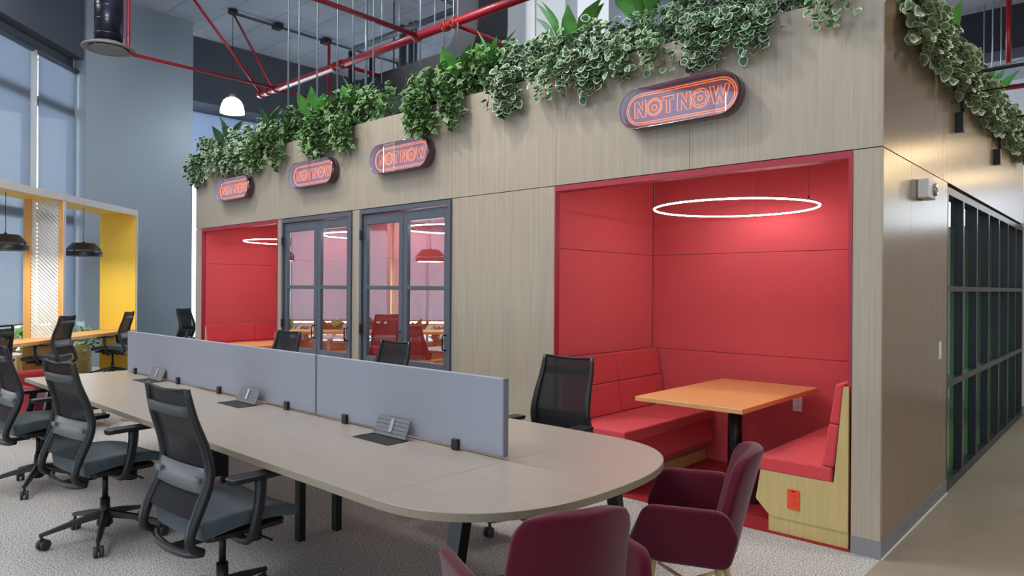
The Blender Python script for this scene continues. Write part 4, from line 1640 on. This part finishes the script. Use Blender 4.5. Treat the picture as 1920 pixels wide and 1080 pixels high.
def lounge_chair(loc, rz, lab):
    t = thing('lounge_chair', lab, 'chair', loc, rz)
    MB().box(-0.38, 0.38, -0.36, 0.36, 0.20, 0.40).build('seat', MAROON, t, bevel=0.04, seg=4, smoothall=True)
    MB().box(-0.42, 0.42, -0.42, -0.27, 0.20, 0.60).build('backrest', MATS['dusty_red_fabric'], t, bevel=0.04, seg=4, smoothall=True)
    for s in (-1, 1):
        MB().box(s * 0.42 - 0.06, s * 0.42 + 0.06, -0.36, 0.36, 0.20, 0.52).build('armrest', MATS['dusty_red_fabric'], t, bevel=0.04, seg=4, smoothall=True)
    for x in (-1, 1):
        for y in (-1, 1):
            MB().cyl((x * 0.36, y * 0.32, 0), (x * 0.33, y * 0.29, 0.21), 0.014, 0.02, n=10).build('leg', BIRCH, t)
    return t


lounge_chair((-8.35, 2.12, 0), R_(-75), 'red upholstered lounge chair beyond the left end of the long desk')


def round_table(loc, lab, z=0.66, r=0.30):
    t = thing('round_side_table', lab, 'table', loc)
    MB().lathe([(r, z - 0.022), (r, z)], (0, 0, 0), 40).build('tabletop', WHITE, t, bevel=0.004)
    MB().cyl((0, 0, 0.01), (0, 0, z - 0.02), 0.022, n=14).build('post', WHITE, t)
    MB().lathe([(0.20, 0.0), (0.20, 0.008), (0.03, 0.02)], (0, 0, 0), 32).build('base_disc', mat('beige_metal', srgb(178, 160, 138), 0.5), t)
    return t


round_table((-10.2, 1.93, 0), 'small round white table at the left frame edge before the counter')
round_table((-8.42, 2.98, 0), 'small round table with beige disc foot beyond the left end of the desk', 0.50, 0.25)


# ================================================================ PENDANTS OVER THE COUNTER
def black_pendant():
    t = thing('pendant_lamp', '', 'lamp')
    MB().lathe([(0.262, 0.0), (0.262, 0.075), (0.250, 0.075), (0.250, 0.0)], (0, 0, 0), 36, cap=False).build('lower_ring', BLACKP, t)
    m = MB().lathe([(0.255, 0.100), (0.245, 0.108), (0.160, 0.205), (0.150, 0.210), (0.02, 0.212)], (0, 0, 0), 36, cap=False)
    m.lathe([(0.02, 0.212), (0.02, 0.235)], (0, 0, 0), 12)
    for k in range(4):
        a = PI / 4 + k * PI / 2
        m.box(0.245, 0.262, -0.012, 0.012, 0.07, 0.105, M=Matrix.Rotation(a, 4, 'Z'))
    m.build('shade', BLACKP, t)
    MB().lathe([(0.245, 0.020), (0.245, 0.026)], (0, 0, 0), 36).build('diffuser', mat('pendant_diffuser', (1, 1, 1, 1), 0.5, emit=((1, 0.96, 0.92, 1), 1.6)), t)
    m = MB().tube([(0, 0, 0.23), (0.012, 0.0, 0.30), (-0.008, 0, 0.50), (0.0, 0, 0.775)], 0.004, 6)
    m.tube([(0, 0, 0.235), (-0.02, 0, 0.26), (0, 0, 0.29), (0.018, 0, 0.265), (0, 0, 0.235)], 0.002, 5)
    m.build('cord', BLACKP, t)
    return t


bp = black_pendant()
pens = ((9.55, 6.33, 'black two-tier pendant lamp hanging left of the slanted lattice'),
        (11.32, 6.30, 'black two-tier pendant lamp hanging before the yellow end panel'),
        (6.9, 6.30, 'black two-tier pendant lamp over the near counter, seen in the right glazed door'),
        (5.6, 6.30, 'black two-tier pendant lamp farthest from the lattice'))
for i, (u, v, lab) in enumerate(pens):
    p = W(u, v, 1.96)
    lamp('AREA', 'pendant_bulb', (p.x, p.y, 1.955), 14, (1.0, 0.93, 0.82), (p.x, p.y, 0), shape='DISK', size=0.46)
    if i == 0:
        bp.location = p; bp['label'] = lab; bp['group'] = 'black pendant lamps over the counter'
    else:
        dup(bp, p, 0, lab, 'black pendant lamps over the counter')

# dome pendant
t = thing('dome_pendant', 'glowing clear dome pendant hanging above the left end of the booths', 'lamp', (-13.1, 6.27, 4.86))
MB().lathe([(0.225, 0.0), (0.222, 0.06), (0.20, 0.16), (0.165, 0.235), (0.11, 0.285), (0.06, 0.30)], (0, 0, 0), 32, cap=False).build('dome', LAMPG, t)
MB().lathe([(0.055, 0.295), (0.06, 0.36), (0.04, 0.38)], (0, 0, 0), 16).build('cap', ALU, t)
MB().cyl((0, 0, 0.38), (0, 0, 1.95), 0.006, n=6).lathe([(0.09, 1.93), (0.09, 2.0)], (0, 0, 0), 12).build('cord', BLACKP, t)
lamp('POINT', 'dome_pendant_bulb', (-13.1, 6.27, 4.7), 30, (0.95, 0.97, 1.0), shadow_soft_size=0.2)

# ================================================================ CEILING SERVICES
def pipe(name, pts, r, m, lab, cat, n=10, group=None):
    o = MB().tube(pts, r, n).build(name, m)
    return tag(o, lab, cat, group)


ZM = 4.9
YM = 6.06
t = thing('sprinkler_main', 'thick red sprinkler main running under the ceiling', 'pipe', (0, 0, 0))
MB().tube([(-11.64, YM, ZM), (-4.2, YM, ZM)], 0.056, 14).build('main_pipe', REDP, t)
for x in (-11.55, -11.3, -11.05, -9.25, -9.08, -7.3, -6.72, -6.55):
    MB().tube([(x - 0.035, YM, ZM), (x + 0.035, YM, ZM)], 0.072, 12).box(x - 0.015, x + 0.015, YM - 0.09, YM + 0.09, ZM - 0.015, ZM + 0.015).build('coupling', RUST if x > -10 else REDP, t)
pipe('sprinkler_branch', [(-11.02, YM, ZM), (-11.02, 3.76, ZM), (-11.02, 3.70, ZM + 0.06), (-11.02, 3.70, 6.86)], 0.026, REDP, 'thin red branch pipe with riser beside the round diffuser', 'pipe')
pipe('sprinkler_branch', [(-11.05, YM, ZM - 0.02), (-11.05, 7.05, ZM - 0.02), (-11.05, 7.10, ZM + 0.03), (-11.05, 7.10, 6.0)], 0.026, REDP, 'thin red branch pipe with a short riser behind the main, left part', 'pipe')
pipe('sprinkler_branch', [(-7.27, YM, ZM), (-7.20, 2.0, ZM)], 0.034, REDP, 'red branch pipe running to the upper left from the middle of the main', 'pipe')
pipe('sprinkler_branch', [(-9.10, YM, ZM), (-9.10, 7.6, ZM)], 0.030, REDP, 'short red branch pipe behind the main above the third neon sign', 'pipe')
pipe('sprinkler_branch', [(-6.6, YM, ZM), (-6.6, 7.0, ZM), (-6.75, 7.05, 4.75), (-6.9, 7.05, 4.62)], 0.028, REDP, 'red branch pipe by the curved black duct', 'pipe')
pipe('sway_brace', [(-11.5, 6.03, ZM), (-12.33, 4.92, 6.82)], 0.024, REDP, 'slanted red brace pipe, left of the pair at the end of the main', 'pipe', group='slanted red brace pipes')
pipe('sway_brace', [(-11.12, 6.05, ZM), (-13.0, 6.2, 6.8)], 0.022, REDP, 'slanted red brace pipe reaching the dome pendant mount', 'pipe', group='slanted red brace pipes')

# round duct with disc diffuser
t = thing('round_duct', 'dark spiral duct drop with a round disc diffuser', 'duct', (-11.08, 3.46, 0))
m = MB().lathe([(0.185, 5.0), (0.185, 5.85)], (0, 0, 0), 32)
for k in range(4):
    m.lathe([(0.186, 5.1 + k * 0.2), (0.190, 5.11 + k * 0.2), (0.186, 5.12 + k * 0.2)], (0, 0, 0), 32, cap=False)
m.build('drop_pipe', DUCTS, t)
MB().cyl((0.0, 0.30, 6.05), (0.4, -2.4, 6.05), 0.27, n=28).build('horizontal_pipe', DUCTS, t)
m = MB().lathe([(0.20, 5.0), (0.345, 4.93), (0.35, 4.915), (0.30, 4.915), (0.25, 4.95), (0.19, 4.99)], (0, 0, 0), 40, cap=False)
m.build('diffuser_ring', DIFF, t)
MB().lathe([(0.24, 4.905), (0.245, 4.915), (0.1, 4.93)], (0, 0, 0), 36).build('diffuser_disc', DIFF, t)

# rectangular black duct with an elbow up to the ceiling
m = MB()
y0, y1 = 6.75, 7.35
m.box(-10.4, -7.62, y0, y1, 4.45, 4.92)
prof = []
c = (-7.62, 5.25)
for k in range(9):
    a = -PI / 2 + (PI / 2) * k / 8
    prof.append((c[0] + 0.80 * math.cos(a), c[1] + 0.80 * math.sin(a)))
inner = []
for k in range(9):
    a = -PI / 2 + (PI / 2) * k / 8
    inner.append((c[0] + 0.33 * math.cos(a), c[1] + 0.33 * math.sin(a)))
m.prism(prof + [(c[0] + 0.80, CZ - 0.005), (c[0] + 0.33, CZ - 0.005)] + inner[::-1], 'y', y0, y1)
tag(m.build('black_duct', DUCT), 'black rectangular duct curving up beside the concrete column', 'duct')
# round black duct lower left
m = MB().cyl((-11.0, 7.85, 4.55), (-9.0, 8.6, 4.55), 0.33, n=28).cyl((-10.4, 8.075, 4.8), (-10.4, 8.075, 6.86), 0.012, n=6).cyl((-9.4, 8.45, 4.8), (-9.4, 8.45, 6.86), 0.012, n=6)
tag(m.build('round_black_duct', DUCT), 'round black duct end behind the plants left of the main branch', 'duct')

# grey conduits
G5 = 'grey pipes beside the sprinkler main'
pipe('grey_pipe', [(-11.6, 8.0, 6.2), (-7.7, 8.0, 6.2)], 0.055, mat('grey_pipe_paint', srgb(78, 84, 92), 0.45), 'upper thick grey pipe parallel to the red main', 'pipe', group=G5)
pipe('grey_pipe', [(-11.55, 8.25, 6.15), (-7.7, 8.25, 6.15)], 0.05, MATS['grey_pipe_paint'], 'lower thick grey pipe parallel to the red main', 'pipe', group=G5)
pipe('downpipe', [(-11.72, 8.05, 6.2), (-11.72, 8.05, 0.0)], 0.065, DUCT, 'black vertical pipe behind the plants, left of the pair', 'pipe', group='black vertical pipes')
pipe('downpipe', [(-11.45, 8.35, 6.2), (-11.45, 8.35, 0.0)], 0.06, DUCT, 'black vertical pipe behind the plants, right of the pair', 'pipe', group='black vertical pipes')
for i, (x, r_, lab) in enumerate(((-11.30, 0.085, 'thickest grey vertical pipe before the far ceiling'), (-11.03, 0.055, 'middle grey vertical pipe before the far ceiling'), (-10.88, 0.03, 'thin grey vertical pipe before the far ceiling'))):
    pipe('vertical_pipe', [(x, 9.0, CZ), (x, 9.0, 0)], r_, MATS['grey_pipe_paint'], lab, 'pipe', group='grey vertical pipes')
pipe('column_conduit', [(-6.86, 7.96, CZ), (-6.86, 7.96, 0)], 0.035, WHITE, 'white vertical conduit on the concrete column', 'pipe')
# ceiling conduit tracks
for k, (x, ya, yb, lab) in enumerate(((-13.12, 6.27, 11.0, 'thin dark ceiling conduit pair from the dome pendant mount'), (-9.6, 5.4, 9.6, 'thin dark ceiling conduit pair above the red main'))):
    m = MB().tube([(x, ya, 6.80), (x, yb, 6.80)], 0.012, 6).tube([(x + 0.07, ya, 6.80), (x + 0.07, yb, 6.80)], 0.012, 6)
    for y in ((7.2, 8.33, 10.4) if k == 0 else (6.5, 8.0)):
        m.box(x - 0.06, x + 0.13, y - 0.08, y + 0.08, 6.75, 6.85)
    tag(m.build('ceiling_conduit', DUCT), lab, 'conduit')
# cable support bracket
pipe('bracket_bar', [(-9.75, 6.45, 4.75), (-9.85, 6.45, 4.40), (-9.5, 6.45, 4.30), (-9.0, 6.45, 4.24), (-9.0, 6.45, 6.86)], 0.022, STEEL, 'bent galvanised bar hanging behind the plants', 'bracket')
# threaded rods
rods = [(538, 30, 200, 9.8, 1), (558, 0, 190, 9.2, 1), (592, 0, 200, 9.0, 1), (630, 0, 175, 10.5, 1), (659, 0, 152, 9.6, 1), (697, 0, 155, 8.8, 1), (713, 20, 155, 10.4, 0), (745, 20, 140, 11.0, 0), (785, 0, 120, 9.4, 1), (812, 10, 120, 10.8, 0), (832, 10, 112, 9.6, 1), (847, 0, 110, 10.6, 0), (855, 0, 100, 8.8, 1), (866, 20, 100, 10.0, 0), (690, 0, 80, 11.6, 0)]
for i, (px, pt, pb_, dp, th) in enumerate(rods):
    x, y = wpt(px, dp)
    hz = 536 + (px - 960) * 0.0065 + 3
    zb = 1.5 + (hz - pb_) * dp / 1299.6
    o = MB().cyl((x, y, zb), (x, y, CZ), 0.011 if th else 0.007, n=6).build('hanger_rod', STEEL)
    tag(o, 'galvanised hanger rod, %s from the left of those in front of the grey ceiling' % ['first', 'second', 'third', 'fourth', 'sixth', 'seventh', 'eighth', 'ninth', 'tenth', 'eleventh', 'twelfth', 'thirteenth', 'fourteenth', 'fifteenth', 'fifth'][i], 'rod', 'galvanised hanger rods')
# right hand ceiling pieces
for i, (px, dp) in enumerate(((1842, 13.0), (1858, 12.0), (1874, 12.5))):
    x, y = wpt(px, dp)
    o = MB().cyl((x, y, 5.0), (x, y, CZ), 0.012, n=6).build('hanger_rod', STEEL)
    tag(o, 'galvanised hanger rod at the top right corner, %s of three' % ('leftmost', 'middle', 'rightmost')[i], 'rod', 'galvanised hanger rods at the right')
x, y = wpt(1888, 12.5)
pipe('sprinkler_drop', [(x, y, 5.62), (x, y, CZ)], 0.045, REDP, 'red vertical pipe at the top right corner', 'pipe')
a = wpt(1845, 12.4); b = wpt(1960, 11.9)
pipe('grey_tray', [(a[0], a[1], 5.44), (b[0], b[1], 5.55)], 0.035, STEEL, 'grey cable bar under the red drop at the top right', 'pipe')
a = wpt(1875, 13.5); b = wpt(1990, 13.2)
pipe('sprinkler_branch', [(a[0], a[1], 5.45), (b[0], b[1], 5.52)], 0.05, REDP, 'horizontal red pipe near the right edge above the side plants', 'pipe')


# swing arm sign brackets on the side wall
def wall_bracket(y, lab):
    t = thing('wall_bracket', lab, 'bracket', (XS, y, 0), group='black arm brackets on the side wall')
    MB().box(0.001, 0.055, -0.035, 0.035, 2.72, 2.87).build('mount_box', BLACKM, t, bevel=0.004)
    MB().tube(smooth_pts([(0.045, 0, 2.87), (0.045, 0, 3.08), (0.055, 0.0, 3.13), (0.095, 0.0, 3.155), (0.16, 0, 3.16), (0.95, 0, 3.16)], 3), 0.014, 8).build('arm', BLACKM, t)
    MB().cyl((0.045, 0, 3.01), (0.9, 0, 3.01), 0.006, n=6).build('stay', BLACKM, t)
    return t


wall_bracket(6.25, 'nearer black arm bracket on the side wall under the plants')
wall_bracket(8.10, 'farther black arm bracket on the side wall under the plants')

# emergency light and switch on the side wall
t = thing('emergency_light', 'white emergency light unit on the side wall below the joint', 'lamp', (XS, 5.13, 2.155))
MB().prism(round_poly([(-0.10, -0.062), (0.10, -0.062), (0.10, 0.062), (-0.10, 0.062)], 0.015), 'x', 0.001, 0.07).build('housing', WHITE, t, bevel=0.008, seg=2)
m = MB().tube([(0.071, 0.04, 0.0), (0.090, 0.04, 0.0)], [0.042, 0.038], 20)
h = m.build('lens', mat('lens_chrome', srgb(150, 150, 155), 0.2, metal=0.6), t)
MB().tube([(0.0905, 0.04, 0.0), (0.094, 0.04, 0.0)], [0.018, 0.014], 14).build('bulb', WHITE, h)
t = thing('light_switch', 'white light switch on the side wall near the green glazing', 'switch', (XS, 5.72, 1.075))
MB().box(0.0012, 0.007, -0.038, 0.038, -0.062, 0.062).build('plate', WHITE, t, bevel=0.002)
MB().box(0.0072, 0.011, -0.016, 0.016, -0.034, 0.034).build('rocker', WHITE, t, bevel=0.001)
